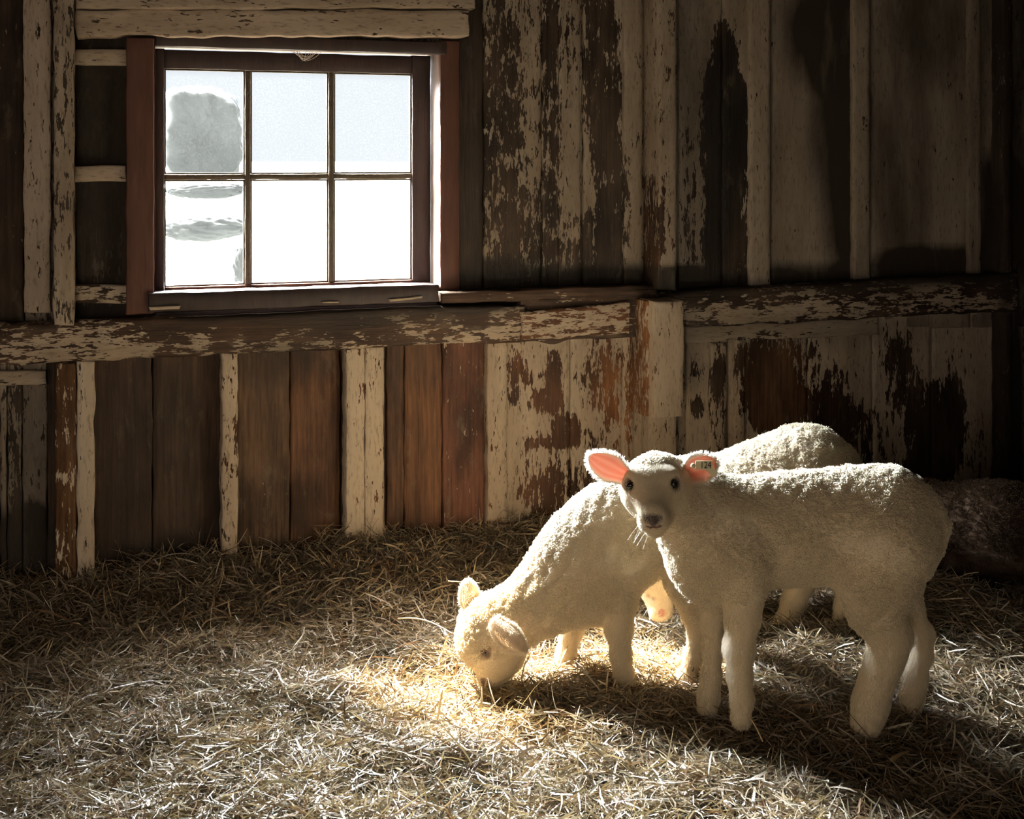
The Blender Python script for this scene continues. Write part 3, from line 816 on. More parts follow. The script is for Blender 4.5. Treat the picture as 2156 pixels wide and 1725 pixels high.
# ------------------------------------------------------------------ lambs
def surface_nets(F):
    s = F < 0
    cs = s[:-1, :-1, :-1].astype(np.int8)
    cnt = np.zeros(cs.shape, np.int8)
    for a in (0, 1):
        for b in (0, 1):
            for c in (0, 1):
                cnt += s[a:s.shape[0] - 1 + a, b:s.shape[1] - 1 + b, c:s.shape[2] - 1 + c]
    act = np.argwhere((cnt > 0) & (cnt < 8))
    vid = np.full(cs.shape, -1, np.int64)
    vid[act[:, 0], act[:, 1], act[:, 2]] = np.arange(len(act))
    acc = np.zeros((len(act), 3)); num = np.zeros(len(act))
    cor = [(a, b, c) for a in (0, 1) for b in (0, 1) for c in (0, 1)]
    for i, ca in enumerate(cor):
        for cb in cor[i + 1:]:
            if sum(abs(x - y) for x, y in zip(ca, cb)) != 1:
                continue
            fa = F[act[:, 0] + ca[0], act[:, 1] + ca[1], act[:, 2] + ca[2]]
            fb = F[act[:, 0] + cb[0], act[:, 1] + cb[1], act[:, 2] + cb[2]]
            m = (fa < 0) != (fb < 0)
            t = np.where(m, fa / np.where(m, fa - fb, 1), 0)
            for k in range(3):
                acc[:, k] += np.where(m, ca[k] + t * (cb[k] - ca[k]), 0)
            num += m
    pos = act + acc / num[:, None]
    quads = []
    for ax in range(3):
        o1, o2 = [(1, 2), (2, 0), (0, 1)][ax]
        lo = [slice(None)] * 3; hi = [slice(None)] * 3
        lo[ax] = slice(0, -1); hi[ax] = slice(1, None)
        d = s[tuple(lo)] != s[tuple(hi)]
        e = np.argwhere(d)
        e = e[(e[:, o1] > 0) & (e[:, o2] > 0) & (e[:, o1] < s.shape[o1] - 1) & (e[:, o2] < s.shape[o2] - 1)]
        def cell(d1, d2):
            c = e.copy(); c[:, o1] -= d1; c[:, o2] -= d2
            return vid[c[:, 0], c[:, 1], c[:, 2]]
        qd = np.stack([cell(1, 1), cell(0, 1), cell(0, 0), cell(1, 0)], -1)
        flip = ~s[e[:, 0], e[:, 1], e[:, 2]]
        qd[flip] = qd[flip][:, ::-1]
        quads.append(qd)
    return pos, np.concatenate(quads)

class Body:
    """tapered limbs blended into one skin. points are in the camera's frame: x right, y up, z distance, in metres"""
    def __init__(self, D, h):
        self.D, self.h, self.pr = D, h, []
    def c(self, u, v, dd=0.0):
        d = self.D + dd
        return np.array([(u - 1078) / F_PX * d, (HOR - v) / F_PX * d, d])
    def r(self, px):
        return px / F_PX * self.D
    def add(self, a, ra, b=None, rb=None, k=0.03, kind='wool', flat=1.0, op='add'):
        b = a if b is None else b
        rb = ra if rb is None else rb
        self.pr.append((np.asarray(a, float), ra, np.asarray(b, float), rb, k, kind, flat, op))
    def chain(self, pts, dd, k=0.02, kind='leg', flat=1.0):
        """pts: (u, v, r_px[, extra dd])"""
        q = [(self.c(p[0], p[1], dd + (p[3] if len(p) > 3 else 0)), self.r(p[2] * 0.8 - 1.5 if p[2] < 56 else p[2] - 3)) for p in pts]
        for (a, ra), (b, rb) in zip(q, q[1:]):
            self.add(a, ra, b, rb, k, 'wool' if ra > self.r(44) else kind, flat)
    @staticmethod
    def dist(p, pr):
        a, ra, b, rb, k, kind, flat, op = pr
        ab = b - a
        l2 = float(ab @ ab)
        pa = p - a
        t = np.clip(pa @ ab / l2, 0, 1) if l2 > 1e-12 else np.zeros(p.shape[:-1])
        dv = pa - t[..., None] * ab
        if flat != 1.0:
            dv = dv * np.array([1, 1, 1 / flat])
        return np.sqrt((dv * dv).sum(-1)) - (ra + (rb - ra) * t)
    def mesh(self):
        mn = np.min([np.minimum(p[0] - p[1], p[2] - p[3]) for p in self.pr], 0) - 0.03
        mx = np.max([np.maximum(p[0] + p[1], p[2] + p[3]) for p in self.pr], 0) + 0.03
        h = self.h
        ax = [np.arange(mn[i], mx[i], h) for i in range(3)]
        F = np.full([len(a) for a in ax], 0.1, np.float32)
        for pr in self.pr:
            a, ra, b, rb, k, kind, flat, op = pr
            m = max(k, 0.01) + 3 * h
            lo = np.minimum(a - ra, b - rb) - m
            hi = np.maximum(a + ra, b + rb) + m
            sl = [slice(max(0, int((lo[i] - mn[i]) / h)), min(len(ax[i]), int((hi[i] - mn[i]) / h) + 2)) for i in range(3)]
            X, Y, Z = np.meshgrid(ax[0][sl[0]], ax[1][sl[1]], ax[2][sl[2]], indexing='ij')
            d = self.dist(np.stack([X, Y, Z], -1), pr).astype(np.float32)
            f = F[tuple(sl)]
            if op == 'add':
                hh = np.clip(k - np.abs(f - d), 0, None) / k
                F[tuple(sl)] = np.minimum(f, d) - hh * hh * k * 0.25
            else:
                d = -d
                hh = np.clip(k - np.abs(f - d), 0, None) / k
                F[tuple(sl)] = np.maximum(f, d) + hh * hh * k * 0.25
        pos, q = surface_nets(F)
        self.v = mn + pos * h
        self.q = q
        # which piece each vertex belongs to (for the coat)
        best = np.full(len(self.v), 9.0)
        kinds = ['wool', 'leg', 'face']
        self.kind = np.zeros(len(self.v), np.int8)
        for pr in self.pr:
            if pr[7] != 'add':
                continue
            d = self.dist(self.v, pr)
            m = d < best
            best[m] = d[m]
            self.kind[m] = kinds.index(pr[5])
        return self
    def relief(self, amp, seed, folds=None):
        n, _ = vnormals(self.v, self.q)
        if (n * (self.v - self.v.mean(0))).sum() < 0:
            n = -n
        m = (self.kind == 0) * 1.0
        for _ in range(6):                     # soften the line between wool and short coat
            acc = np.zeros(len(m)); cnt = np.zeros(len(m))
            for i in range(4):
                np.add.at(acc, self.q[:, i], m[self.q[:, (i + 1) % 4]]); np.add.at(cnt, self.q[:, i], 1)
            m = acc / np.maximum(cnt, 1)
        d = amp * (snoise(self.v, 230, seed, 2) + 0.35 * snoise(self.v, 90, seed + 1, 2)) * m
        if folds is not None:
            d = d + folds(self.v) * m
        self.v = self.v + n * d[:, None]
        return self
    def surf(self, u, v, near=5.0):
        """the skin's nearest point behind pixel (u, v), in the camera's frame"""
        pu = 1078 + F_PX * self.v[:, 0] / self.v[:, 2]
        pv = HOR - F_PX * self.v[:, 1] / self.v[:, 2]
        d2 = (pu - u) ** 2 + (pv - v) ** 2
        k = np.where(d2 < max(near * near, d2.min() * 1.2 + 1))[0]
        return self.v[k[np.argmin(self.v[k, 2])]]
def to_world(p):
    p = np.asarray(p)
    return CAM + p[..., 0:1] * RGT + p[..., 1:2] * UPV + p[..., 2:3] * FWD
def vnormals(v, q):
    a, b, c, d = v[q[:, 0]], v[q[:, 1]], v[q[:, 2]], v[q[:, 3]]
    fn = np.cross(c - a, d - b)
    n = np.zeros_like(v)
    for i in range(4):
        np.add.at(n, q[:, i], fn)
    return n / (np.linalg.norm(n, axis=1, keepdims=True) + 1e-12), np.linalg.norm(fn, axis=1) * 0.5

def add_hair(name, P_, R_, C_, parent):
    """P_: n x k x 3 strands in world space, R_: n x k radii, C_: n x 3 colours"""
    n, k = P_.shape[:2]
    cu = bpy.data.hair_curves.new(name)
    cu.add_curves([k] * n)
    o = bpy.data.objects.new(name, cu)
    SC.collection.objects.link(o)
    o.parent = parent
    off = np.array(parent_world(parent))
    cu.position_data.foreach_set('vector', (P_ - off).astype(np.float32).ravel())
    ra = cu.attributes.get('radius') or cu.attributes.new('radius', 'FLOAT', 'POINT')
    ra.data.foreach_set('value', R_.astype(np.float32).ravel())
    ca = cu.attributes.new('col', 'FLOAT_COLOR', 'CURVE')
    c4 = np.ones((n, 4), np.float32); c4[:, :3] = C_
    ca.data.foreach_set('color', c4.ravel())
    cu.materials.append(M_WOOL)
    return o
def scatter(v, q, nrm, area, n, seed, weight=None):
    r = np.random.default_rng(seed)
    w_ = area if weight is None else area * weight
    f = r.choice(len(q), n, p=w_ / w_.sum())
    s, t = r.random(n)[:, None], r.random(n)[:, None]
    def bl(x):
        return (x[q[f, 0]] * (1 - s) + x[q[f, 1]] * s) * (1 - t) + (x[q[f, 3]] * (1 - s) + x[q[f, 2]] * s) * t
    nn = bl(nrm)
    return bl(v), nn / (np.linalg.norm(nn, axis=1, keepdims=True) + 1e-9), f
def fleece(lamb, b, n_wool, n_short, seed, col=(0.87, 0.785, 0.63), bald=None, kseg=7, scale=1.0):
    """curly locks on the body, short straight hair on face and legs"""
    v = to_world(b.v)
    nrm, area = vnormals(v, b.q)
    if (nrm * (v - v.mean(0))).sum() < 0:
        nrm = -nrm
    r = np.random.default_rng(seed)
    fk = b.kind[b.q[:, 0]]
    out = []
    # body wool
    bw = 1.0 if bald is None else bald(v[b.q].mean(1))
    p, nn, f = scatter(v, b.q, nrm, area, n_wool, seed, ((fk == 0) + 1e-6) * bw)
    n = len(p)
    flow = np.array([0.25, 0.0, -0.9])
    t = flow + r.normal(0, 0.75, (n, 3))
    t -= (t * nn).sum(1, keepdims=True) * nn
    t /= np.linalg.norm(t, axis=1, keepdims=True) + 1e-9
    bt = np.cross(nn, t)
    clump = 0.75 + 0.5 * snoise(p, 60, seed + 1, 2)
    ln = r.uniform(0.008, 0.0145, n) * clump * scale
    s = np.linspace(0, 1, kseg)[None, :]
    ph = r.uniform(0, 6.28, n)[:, None]
    om = r.uniform(4.5, 9.0, n)[:, None] * r.choice([-1, 1], n)[:, None]
    cr = r.uniform(0.0016, 0.0030, n)[:, None] * np.minimum(1, s * 2.5) * scale
    up_ = (ln[:, None] * 0.36) * s ** 0.8
    al = ln[:, None] * s
    pts = (p[:, None] - nn[:, None] * 0.0015 + nn[:, None] * (up_ + cr * np.sin(ph + om * s) * 0.8)[..., None] + t[:, None] * (al * 0.75)[..., None] + bt[:, None] * (cr * np.cos(ph + om * s))[..., None])
    rad = r.uniform(0.0007, 0.0011, n)[:, None] * (1.0 - 0.45 * s) * scale
    cc = np.clip(np.array(col) * r.uniform(0.85, 1.1, (n, 1)), 0, 0.9)
    add_hair('fleece', pts, rad, cc, lamb)['kind'] = 'stuff'
    # short hair
    if n_short:
        wgt = (fk == 1) * 1.0 + (fk == 2) * 3.2 + 1e-6
        if bald is not None:
            fc = v[b.q].mean(1)
            wgt = wgt * bald(fc)
        p, nn, f = scatter(v, b.q, nrm, area, n_short, seed + 9, wgt)
        n = len(p)
        isl = (b.kind[b.q[f, 0]] == 1)
        t = np.where(isl[:, None], np.array([0.1, 0, -1.0]), np.array([0.3, 0.2, 0.5])) + r.normal(0, 0.4, (n, 3))
        t -= (t * nn).sum(1, keepdims=True) * nn
        t /= np.linalg.norm(t, axis=1, keepdims=True) + 1e-9
        ln = np.where(isl, r.uniform(0.005, 0.010, n), r.uniform(0.003, 0.0055, n)) * scale
        s = np.linspace(0, 1, 4)[None, :]
        pts = p[:, None] - nn[:, None] * 0.0008 + nn[:, None] * (ln[:, None] * 0.45 * s)[..., None] + t[:, None] * (ln[:, None] * (s + 0.2 * s * s))[..., None]
        rad = np.where(isl, 0.00042, 0.00034)[:, None] * (1.0 - 0.7 * s) * scale
        cc = np.clip(np.array(col) * r.uniform(0.88, 1.1, (n, 1)), 0, 0.9)
        add_hair('short_coat', pts, rad, cc, lamb)['kind'] = 'stuff'

SKIN = np.array([0.78, 0.67, 0.50])
def lamb_obj(name, b, label, cat, spots=(), skin=None):
    """spots: (centre in camera frame, radius, colour)"""
    col = np.tile(SKIN if skin is None else np.array(skin), (len(b.v), 1))
    for c, rr, cl in spots:
        d = np.linalg.norm(b.v - np.asarray(c), axis=1)
        a = np.clip((rr * 1.25 - d) / (rr * 0.5), 0, 1)[:, None]
        col = col * (1 - a) + np.array(cl) * a
    o = mesh_from(name, to_world(b.v), b.q, M_SKIN, smooth=True, attrs={'col': col})
    return tag(o, label, cat)
def ball(name, c, r, mat, parent, squash=None, rot=None):
    th = np.linspace(0, 2 * np.pi, 20, endpoint=False)
    ph = np.linspace(0.05, np.pi - 0.05, 12)
    T_, H_ = np.meshgrid(th, ph)
    d = np.stack([np.sin(H_) * np.cos(T_), np.sin(H_) * np.sin(T_), np.cos(H_)], -1).reshape(-1, 3)
    if squash is not None:
        d = d @ np.asarray(squash)
    p = np.asarray(c) + d * r
    idx = np.arange(20 * 12).reshape(12, 20)
    q = np.stack([idx[:-1], idx[1:], np.roll(idx[1:], -1, 1), np.roll(idx[:-1], -1, 1)], -1).reshape(-1, 4)
    return mesh_from(name, p, q, mat, parent, smooth=True)
def ear(lamb, root, tip, width, face, cup, seed, inner=(0.86, 0.30, 0.20), lop=0.0, hair=1800, base_w=0.58, back_col=(0.86, 0.76, 0.66), tip_pow=0.6):
    """a cupped leaf-shaped ear from root to tip; face: the way its hollow looks (all in world space)"""
    root, tip, face = (np.asarray(a, float) for a in (root, tip, face))
    ax = tip - root
    Ln = np.linalg.norm(ax); ax /= Ln
    face = face - (face @ ax) * ax; face /= np.linalg.norm(face)
    sd_ = np.cross(ax, face)
    ns, ntt = 22, 13
    s = np.linspace(0, 1, ns); t = np.linspace(-1, 1, ntt)
    S_, T_ = np.meshgrid(s, t, indexing='ij')
    rise = np.clip(S_ / 0.5, 0, 1)
    prof = width * (base_w + (1 - base_w) * (rise * rise * (3 - 2 * rise))) * np.clip(1 - np.clip((S_ - 0.42) / 0.58, 0, 1) ** 1.8, 0, 1) ** tip_pow
    prof = np.maximum(prof, 0.0012)
    mid = root + ax * (S_ * Ln)[..., None] - face * (lop * S_ ** 2 * Ln)[..., None]
    curl = cup * (1 - 0.6 * S_) * width
    front = mid + sd_ * (T_ * prof)[..., None] + face * (curl * T_ ** 2 - curl * 0.3)[..., None]
    thick = (0.0028 * (1 - T_ ** 2) + 0.0006)[..., None]
    back = front - face * thick
    n1 = ns * ntt
    Vv = np.concatenate([front.reshape(-1, 3), back.reshape(-1, 3)])
    idx = np.arange(n1).reshape(ns, ntt)
    qf = np.stack([idx[:-1, :-1], idx[1:, :-1], idx[1:, 1:], idx[:-1, 1:]], -1).reshape(-1, 4)
    qb = qf[:, ::-1] + n1
    ring = np.concatenate([idx[0, :-1], idx[:-1, -1], idx[-1, :0:-1], idx[:0:-1, 0]])
    qs = np.stack([ring, np.roll(ring, -1), np.roll(ring, -1) + n1, ring + n1], -1)
    cf = np.tile(np.array(inner), (n1, 1))
    rim = np.clip((np.maximum(np.abs(T_.ravel()), (S_.ravel() - 0.62) / 0.38) - 0.78) / 0.14, 0, 1)[:, None]
    rib = (0.5 + 0.5 * np.sin(T_.ravel() * 11 + 0.6))[:, None] ** 2 * 0.6
    cf = cf * (1 - rib) + np.array([0.95, 0.55, 0.42]) * rib
    cf = cf * (1 - rim) + SKIN * 1.2 * rim
    cb = np.tile(np.array(back_col), (n1, 1))
    e = mesh_from('ear', Vv, np.concatenate([qf, qb, qs]), M_EAR, lamb, smooth=True, attrs={'col': np.concatenate([cf, cb])}, origin=root)
    # hair on the back and along the rim
    r = np.random.default_rng(seed)
    n = hair
    i = r.integers(0, ns - 1, n); j = r.integers(0, ntt, n)
    onrim = r.random(n) < 0.45
    j = np.where(onrim, r.choice([0, ntt - 1], n), j)
    p = back[i, j] + (back[i + 1, j] - back[i, j]) * r.random(n)[:, None]
    out_ = np.where(onrim[:, None], sd_[None] * np.sign(j - (ntt - 1) / 2)[:, None] * 0.9 - face * 0.3, -face[None])
    dr = out_ * 0.7 + ax[None] * 0.7 + r.normal(0, 0.35, (n, 3))
    dr /= np.linalg.norm(dr, axis=1, keepdims=True)
    ln = r.uniform(0.004, 0.010, n)
    sg = np.linspace(0, 1, 4)[None, :, None]
    pts = p[:, None] + dr[:, None] * ln[:, None, None] * sg
    rad = np.full((n, 1), 0.00045) * (1 - 0.75 * sg[0, :, 0])[None]
    h = add_hair('ear_hair', pts, rad, np.tile((0.84, 0.78, 0.68), (n, 1)), e)
    h['kind'] = 'stuff'
    return e

# ---- the standing lamb that looks at us
A = Body(2.25, 0.0032)
c, r_ = A.c, A.r
A.add(c(1530, 1122), r_(112), c(1850, 1104), r_(120), 0.03, 'wool', 0.88)
A.add(c(1872, 1112, -.005), r_(104), None, None, 0.04, 'wool', 0.95)
A.add(c(1505, 1165), r_(102), None, None, 0.05, 'wool', 0.85)
A.add(c(1500, 1115), r_(88), c(1418, 1062, -.05), r_(58), 0.04, 'wool')
A.chain([(1560, 1170, 66), (1568, 1245, 48), (1563, 1300, 40), (1556, 1365, 35), (1557, 1425, 27), (1562, 1470, 24), (1560, 1512, 26)], -.055)
A.chain([(1520, 1190, 60), (1505, 1270, 34), (1501, 1310, 27), (1502, 1365, 24), (1497, 1425, 22), (1492, 1465, 23), (1490, 1492, 26)], .05)
A.chain([(1868, 1150, 96), (1843, 1238, 72), (1842, 1288, 55), (1874, 1340, 46), (1862, 1393, 37), (1845, 1437, 33), (1833, 1482, 36), (1824, 1522, 38)], -.05, 0.03)
A.chain([(1885, 1180, 80), (1912, 1275, 34), (1940, 1335, 27), (1941, 1380, 23), (1928, 1425, 26), (1921, 1462, 26), (1917, 1498, 27)], .055)
A.add(c(1958, 1058, -.035), r_(16), c(1980, 1110, -.035), r_(17), 0.012, 'wool')
A.add(c(1980, 1110, -.035), r_(17), c(1974, 1158, -.045), r_(15), 0.008, 'wool')
# head: local axes forward, side (towards picture right), up
HO = A.c(1373, 1004, -0.10)
hf = np.array([-0.11, -0.27, -0.95]); hf /= np.linalg.norm(hf)
hs = np.array([1.0, 0.10, 0.0]); hs -= (hs @ hf) * hf; hs /= np.linalg.norm(hs)
hu = np.cross(hs, hf); hu = hu if hu[1] > 0 else -hu
def hd(f, s, u):
    return HO + hf * f + hs * s + hu * u
A.add(hd(-.022, 0.004, -.0300), .0435, None, None, 0.03, 'face')
A.add(hd(-.026, 0.004, -.0235), .0385, None, None, 0.03, 'wool')
for sg in (-1, 1):
    A.add(hd(-.012, sg * .022, -.036), .034, None, None, 0.03, 'face')
    A.add(hd(.010, sg * .030, .004), .0135, None, None, 0.02, 'face')     # brow
    A.add(hd(.010, sg * .028, -.022), .017, None, None, 0.025, 'face')     # cheekbone
A.add(hd(-.04, .012, -.045), .045, hd(-.10, .05, -.09), .062, 0.04, 'wool')
A.add(hd(.012, 0, -.018), .036, hd(.070, 0, -.029), .0235, 0.022, 'face')
A.add(hd(-.002, 0, -.056), .031, hd(.056, 0, -.064), .0175, 0.025, 'face')
A.add(hd(.082, 0, -.027), .0185, None, None, 0.014, 'face')
for sg in (-1, 1):
    A.add(hd(.083, sg * .011, -.033), .0105, None, None, 0.008, 'face')
    A.add(hd(.072, sg * .013, -.046), .0125, None, None, 0.012, 'face')   # lip
    A.add(hd(.024, sg * .0405, -.002), .0085, None, None, 0.01, 'face', 1.0, 'cut')   # eye hollow
    A.add(hd(.100, sg * .0080, -.0270), .0034, hd(.094, sg * .0150, -.0195), .0026, 0.004, 'face', 1.0, 'cut')   # nostril
A.add(hd(.096, 0, -.036), .0013, hd(.090, 0, -.050), .0013, 0.004, 'face', 1.0, 'cut')
for sg in (-1, 1):
    A.add(hd(.091, 0, -.0515), .0020, hd(.080, sg * .021, -.0565), .0018, 0.005, 'face', 1.0, 'cut')
A.mesh().relief(0.0012, 51)
LIPS = [(A.surf(u_, v_, 4), .0048, (0.15, 0.085, 0.07)) for u_, v_ in ((1364, 1114), (1371, 1115), (1378, 1115), (1385, 1114), (1392, 1112))]
NOSE = (0.10, 0.075, 0.07)
lambA = lamb_obj('lamb', A, 'cream lamb with a numbered ear tag standing and looking at the viewer', 'lamb',
                 LIPS + [(hd(.100, 0, -.023), .0105, NOSE), (hd(.097, .0100, -.0225), .0080, NOSE), (hd(.097, -.0100, -.0225), .0080, NOSE), (hd(.099, 0, -.031), .0055, NOSE),
                  (hd(.094, 0, -.051), .0062, (0.15, 0.06, 0.05)), (hd(.092, .007, -.0515), .0058, (0.15, 0.06, 0.05)), (hd(.092, -.007, -.0515), .0058, (0.15, 0.06, 0.05)), (hd(.087, .014, -.053), .0052, (0.17, 0.07, 0.055)), (hd(.087, -.014, -.053), .0052, (0.17, 0.07, 0.055)),
                  (hd(.024, .042, -.002), .012, (0.12, 0.09, 0.07)), (hd(.024, -.042, -.002), .012, (0.12, 0.09, 0.07))])
nose_w = to_world(hd(.098, 0, -.027))
mouth_w = to_world(LIPS[2][0])
eyes_w = [to_world(hd(.022, sg * .039, -.002)) for sg in (-1, 1)]
def baldA(p):
    k = np.clip((np.linalg.norm(p - nose_w, axis=1) - 0.0085) / 0.005, 0, 1) * np.clip((np.linalg.norm(p - mouth_w, axis=1) - 0.009) / 0.005, 0, 1)
    for e in eyes_w:
        k = k * np.clip((np.linalg.norm(p - e, axis=1) - 0.010) / 0.004, 0, 1)
    return k
fleece(lambA, A, 66000, 52000, 11, bald=baldA)
for e in (-1, 1):
    ball('eye', to_world(hd(.0210, e * .0368, -.0025)), .0080, M_EYE, lambA)
fc_ = to_world(np.array([0, 0, 0])) - to_world(np.array([0, 0, 1.0]))
HD = A.D - 0.11
wr = np.random.default_rng(3)
wp, wnn = [], []
for i in range(6):
    a0 = A.surf(1340 + i * 4, 1108 + i * 5, 9)
    d0 = np.array([-0.7 + wr.uniform(-.2, .3), -0.75 + wr.uniform(-.2, .2), -0.1])
    ts = np.linspace(0, 1, 6)[:, None]
    wp.append(a0 + d0 * ts * wr.uniform(.014, .026) + np.array([0, -0.006, 0]) * ts * ts)
wp = to_world(np.array(wp))
add_hair('whiskers', wp, np.full((6, 6), 0.00014), np.tile((0.85, 0.8, 0.7), (6, 1)), lambA)['kind'] = 'stuff'
earL = ear(lambA, P(1320, 1001, HD + .02), P(1240, 960, HD + .0), 0.0265, fc_ + np.array([-.1, 0, -.25]), 0.55, 5, lop=0.04)
earR = ear(lambA, P(1440, 1000, HD + .03), P(1507, 968, HD + .01), 0.0275, fc_ + np.array([.12, 0, -.12]), 0.5, 6, lop=0.04)
def plate(name, pix, depth, th, mat, parent):
    k = len(pix)
    fr = [P(u, v, depth + dz) for u, v, dz in pix]
    bk = [p + FWD * th for p in fr]
    f = [list(range(k))[::-1], list(range(k, 2 * k))] + [[i, (i + 1) % k, k + (i + 1) % k, k + i] for i in range(k)]
    return mesh_from(name, np.array(fr + bk), f, mat, parent)
TD = HD - .012
tagp = plate('ear_tag', [(1464, 971, .004), (1499, 970, -.002), (1501, 983, -.002), (1511, 995, -.004), (1507, 1008, -.004), (1485, 990, 0), (1464, 988, .004)], TD, .0014, M_TAG, earR)
tagp['label'] = 'cream plastic ear tag'
ball('stud_pin', P(1459, 981, TD - .001), .0042, M_TAG, tagp)
fc = bpy.data.curves.new('tag_number', 'FONT')
fc.body = '124'
fc.size = 0.0165
fc.extrude = 0.0002
fc.materials.append(M_INK)
tmp = bpy.data.objects.new('tag_text', fc)
SC.collection.objects.link(tmp)
bpy.context.view_layer.update()
tme = bpy.data.meshes.new_from_object(tmp.evaluated_get(bpy.context.evaluated_depsgraph_get()))
bpy.data.objects.remove(tmp)
fo = bpy.data.objects.new('tag_number', tme)
SC.collection.objects.link(fo)
fo.parent = tagp
fo.location = Vector(P(1474, 986, TD - .0022)) - parent_world(tagp)
fo.rotation_euler = (math.pi / 2, 0, -YAW + math.radians(-4))
fo.scale = (0.78, 1, 1)

# ---- the lamb grazing with its head down
B = Body(2.46, 0.0032)
c, r_ = B.c, B.r
B.add(c(1300, 1124), r_(110), c(1455, 1092, .02), r_(98), 0.04, 'wool', 0.82)
B.add(c(1250, 1178), r_(115), None, None, 0.04, 'wool', 0.82)
B.add(c(1222, 1212), r_(98), c(1072, 1304, -.01), r_(62), 0.05, 'wool', 0.85)
B.add(c(1500, 1130, .04), r_(95), None, None, 0.04, 'wool', 0.8)
B.chain([(1292, 1195, 66), (1304, 1265, 40), (1303, 1325, 31), (1307, 1378, 23), (1313, 1420, 21), (1322, 1460, 20), (1332, 1486, 21)], -.055)
B.chain([(1225, 1270, 48), (1203, 1325, 28), (1192, 1378, 22), (1178, 1416, 17), (1168, 1438, 19)], .055)
B.chain([(1470, 1150, 80), (1462, 1225, 58), (1470, 1290, 38), (1473, 1335, 26), (1461, 1380, 21), (1446, 1430, 22), (1433, 1476, 24)], -.025)
B.chain([(1500, 1160, 70), (1510, 1260, 40), (1522, 1330, 24), (1512, 1390, 20), (1505, 1440, 21)], .08)
# head
B.add(c(1030, 1322, -.015), r_(62), None, None, 0.03, 'wool')
B.add(c(1010, 1345, -.02), r_(44), None, None, 0.03, 'wool')
B.add(c(1054, 1366, -.02), r_(48), None, None, 0.03, 'face')
B.add(c(1030, 1372, -.025), r_(42), c(1033, 1424, -.03), r_(25), 0.025, 'face')
B.add(c(1062, 1385, -.02), r_(36), c(1042, 1428, -.03), r_(20), 0.02, 'face')
B.add(c(1022, 1434, -.032), r_(11), None, None, 0.012, 'face')
eyeB = c(1022, 1378, -.06)
B.add(c(1031, 1366, -.055), r_(9), None, None, 0.015, 'face')            # brow ridge over the eye
B.add(c(1014, 1439, -.049), .0036, c(1022, 1435, -.055), .0025, 0.004, 'face', 1.0, 'cut')
B.add(c(1036, 1444, -.053), .0016, c(1056, 1436, -.045), .0016, 0.004, 'face', 1.0, 'cut')
def folds(p):
    pu = 1078 + F_PX * p[:, 0] / p[:, 2]
    pv = HOR - F_PX * p[:, 1] / p[:, 2]
    w_ = np.exp(-((pu - 1170) / 95) ** 2 - ((pv - 1250) / 110) ** 2)
    q = (pu * 0.80 + pv * 0.42) + 16 * snoise(p, 40, 77, 3)
    return 0.0020 * w_ * np.sin(q / 4.2)
B.mesh().relief(0.0015, 61, folds)
eyeB = B.surf(1022, 1377, 4)
noseB, lipB = B.surf(1016, 1436, 5), B.surf(1040, 1441, 5)
lambB = lamb_obj('lamb', B, 'woolly lamb grazing with its head down in the sunlit hay', 'lamb',
                 [(noseB, .010, (0.17, 0.095, 0.07)), (B.surf(1024, 1444, 6), .008, (0.30, 0.18, 0.13)), (eyeB, .0115, (0.16, 0.105, 0.07)), (B.surf(1014, 1389, 5), .006, (0.38, 0.27, 0.18)), (B.surf(1030, 1372, 5), .006, (0.3, 0.2, 0.13))])
eb = to_world(eyeB)
nb = to_world(noseB)
fleece(lambB, B, 58000, 38000, 21, bald=lambda p: np.clip((np.linalg.norm(p - eb, axis=1) - 0.0125) / 0.004, 0, 1) * np.clip((np.linalg.norm(p - nb, axis=1) - 0.007) / 0.006, 0, 1))
ball('eye', to_world(eyeB + np.array([0.001, 0, .0040])), .0098, M_EYE, lambB, 0.5 * np.eye(3) + 0.5 * np.outer(RGT * .8 + UPV * .6, RGT * .8 + UPV * .6))
BD = B.D - .07
ear(lambB, P(1034, 1306, BD - .012), P(1104, 1374, BD - .045), 0.0205, np.array([0.45, 0.75, -0.30]), 0.7, 7, inner=(0.84, 0.74, 0.64), lop=-0.06, hair=5000, tip_pow=0.95, back_col=(0.88, 0.82, 0.74))
ear(lambB, P(1000, 1300, BD + .06), P(983, 1224, BD + .08), 0.021, np.array([-0.3, 0.9, 0.0]), 0.5, 8, inner=(0.86, 0.78, 0.70), lop=0.02, hair=3500, back_col=(0.88, 0.82, 0.74))

# ---- the lamb behind, feeding with its face below the grazing lamb
Cc = Body(2.80, 0.0045)
c, r_ = Cc.c, Cc.r
Cc.add(c(1535, 1062), r_(106), c(1690, 1008), r_(113), 0.04, 'wool', 0.85)
Cc.add(c(1718, 1028), r_(101), None, None, 0.04, 'wool', 0.9)
Cc.add(c(1505, 1100, -.02), r_(88), c(1425, 1190, -.10), r_(52), 0.04, 'wool', 0.85)
Cc.add(c(1392, 1212, -.12), r_(46), None, None, 0.03, 'face')
Cc.add(c(1382, 1228, -.13), r_(40), c(1391, 1282, -.155), r_(24), 0.02, 'face')
Cc.add(c(1384, 1292, -.162), r_(13), None, None, 0.01, 'face')
Cc.chain([(1690, 1130, 72, -.03), (1690, 1215, 38, -.05), (1672, 1265, 29, -.06), (1655, 1312, 27, -.06), (1650, 1332, 26, -.06)], 0)
Cc.chain([(1740, 1130, 66), (1782, 1225, 30), (1776, 1280, 21), (1766, 1325, 20), (1764, 1345, 21)], -.1)
Cc.chain([(1520, 1140, 60), (1505, 1230, 28), (1500, 1300, 22), (1500, 1330, 22)], -.05)
Cc.chain([(1530, 1140, 60), (1545, 1230, 28), (1545, 1290, 22), (1545, 1310, 22)], .06)
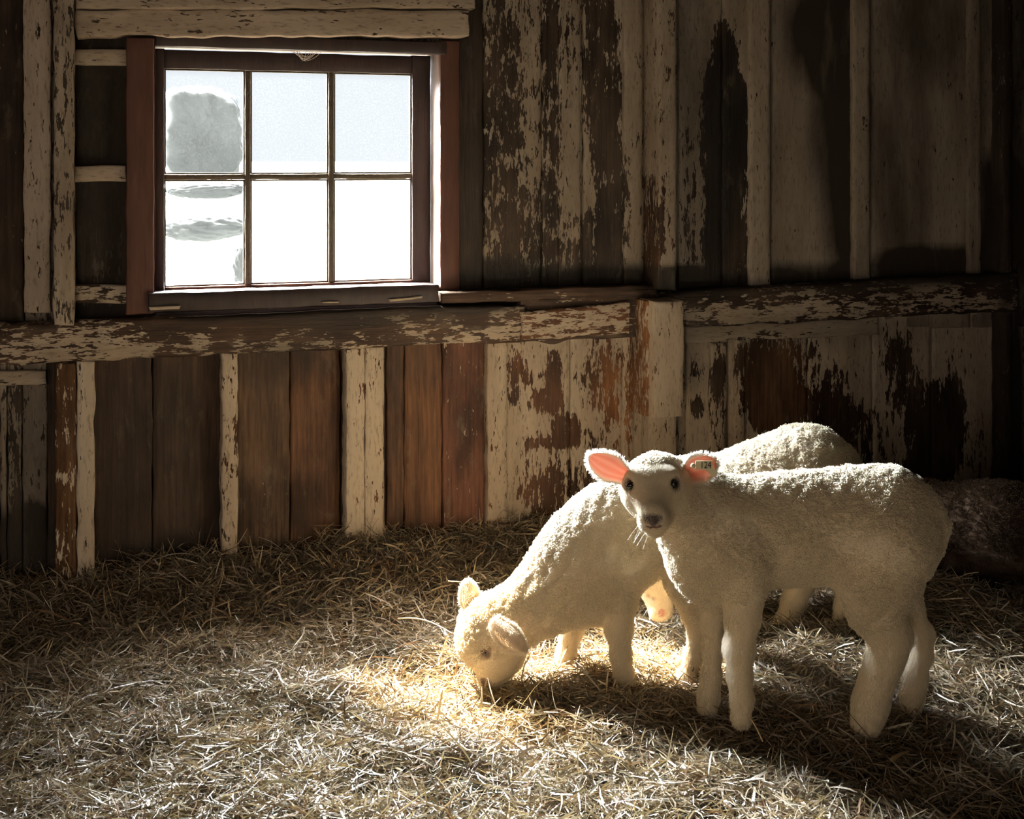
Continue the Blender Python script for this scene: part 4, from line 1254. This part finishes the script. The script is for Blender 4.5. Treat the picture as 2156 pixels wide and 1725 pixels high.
Cc.add(c(1362, 1252, -.168), .005, c(1378, 1258, -.172), .004, 0.006, 'face', 1.0, 'cut')
Cc.mesh().relief(0.0018, 71)
lambC = lamb_obj('lamb', Cc, 'lamb behind the others with its pale rump raised and head lowered', 'lamb',
                 [(Cc.surf(1391, 1291, 6), .0085, (0.50, 0.22, 0.17)), (Cc.surf(1398, 1284, 6), .005, (0.50, 0.22, 0.17)), (Cc.surf(1362, 1252, 6), .0045, (0.42, 0.31, 0.21)), (Cc.surf(1370, 1257, 6), .0045, (0.42, 0.31, 0.21))])
fleece(lambC, Cc, 36000, 12000, 31, scale=1.0)

# ---- the sheep lying in the dark corner
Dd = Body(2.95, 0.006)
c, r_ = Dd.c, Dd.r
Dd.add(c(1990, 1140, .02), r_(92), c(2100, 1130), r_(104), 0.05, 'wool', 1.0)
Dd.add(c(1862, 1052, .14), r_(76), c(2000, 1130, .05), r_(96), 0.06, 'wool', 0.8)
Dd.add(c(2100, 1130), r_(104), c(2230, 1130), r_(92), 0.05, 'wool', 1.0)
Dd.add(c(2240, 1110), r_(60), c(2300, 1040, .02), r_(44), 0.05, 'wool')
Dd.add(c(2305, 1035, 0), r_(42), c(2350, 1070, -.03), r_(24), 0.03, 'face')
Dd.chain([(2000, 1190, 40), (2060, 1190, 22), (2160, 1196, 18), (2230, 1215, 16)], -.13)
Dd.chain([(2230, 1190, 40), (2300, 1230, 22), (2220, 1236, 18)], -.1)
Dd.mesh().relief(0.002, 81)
lambD = lamb_obj('sheep', Dd, 'sheep, coat darkened for the shade, lying in the shadowy corner behind the standing lamb', 'sheep', (), (0.06, 0.038, 0.025))
fleece(lambD, Dd, 16000, 4000, 41, col=(0.06, 0.038, 0.025), scale=1.4)  # deep brown puts the shade of the corner into the coat
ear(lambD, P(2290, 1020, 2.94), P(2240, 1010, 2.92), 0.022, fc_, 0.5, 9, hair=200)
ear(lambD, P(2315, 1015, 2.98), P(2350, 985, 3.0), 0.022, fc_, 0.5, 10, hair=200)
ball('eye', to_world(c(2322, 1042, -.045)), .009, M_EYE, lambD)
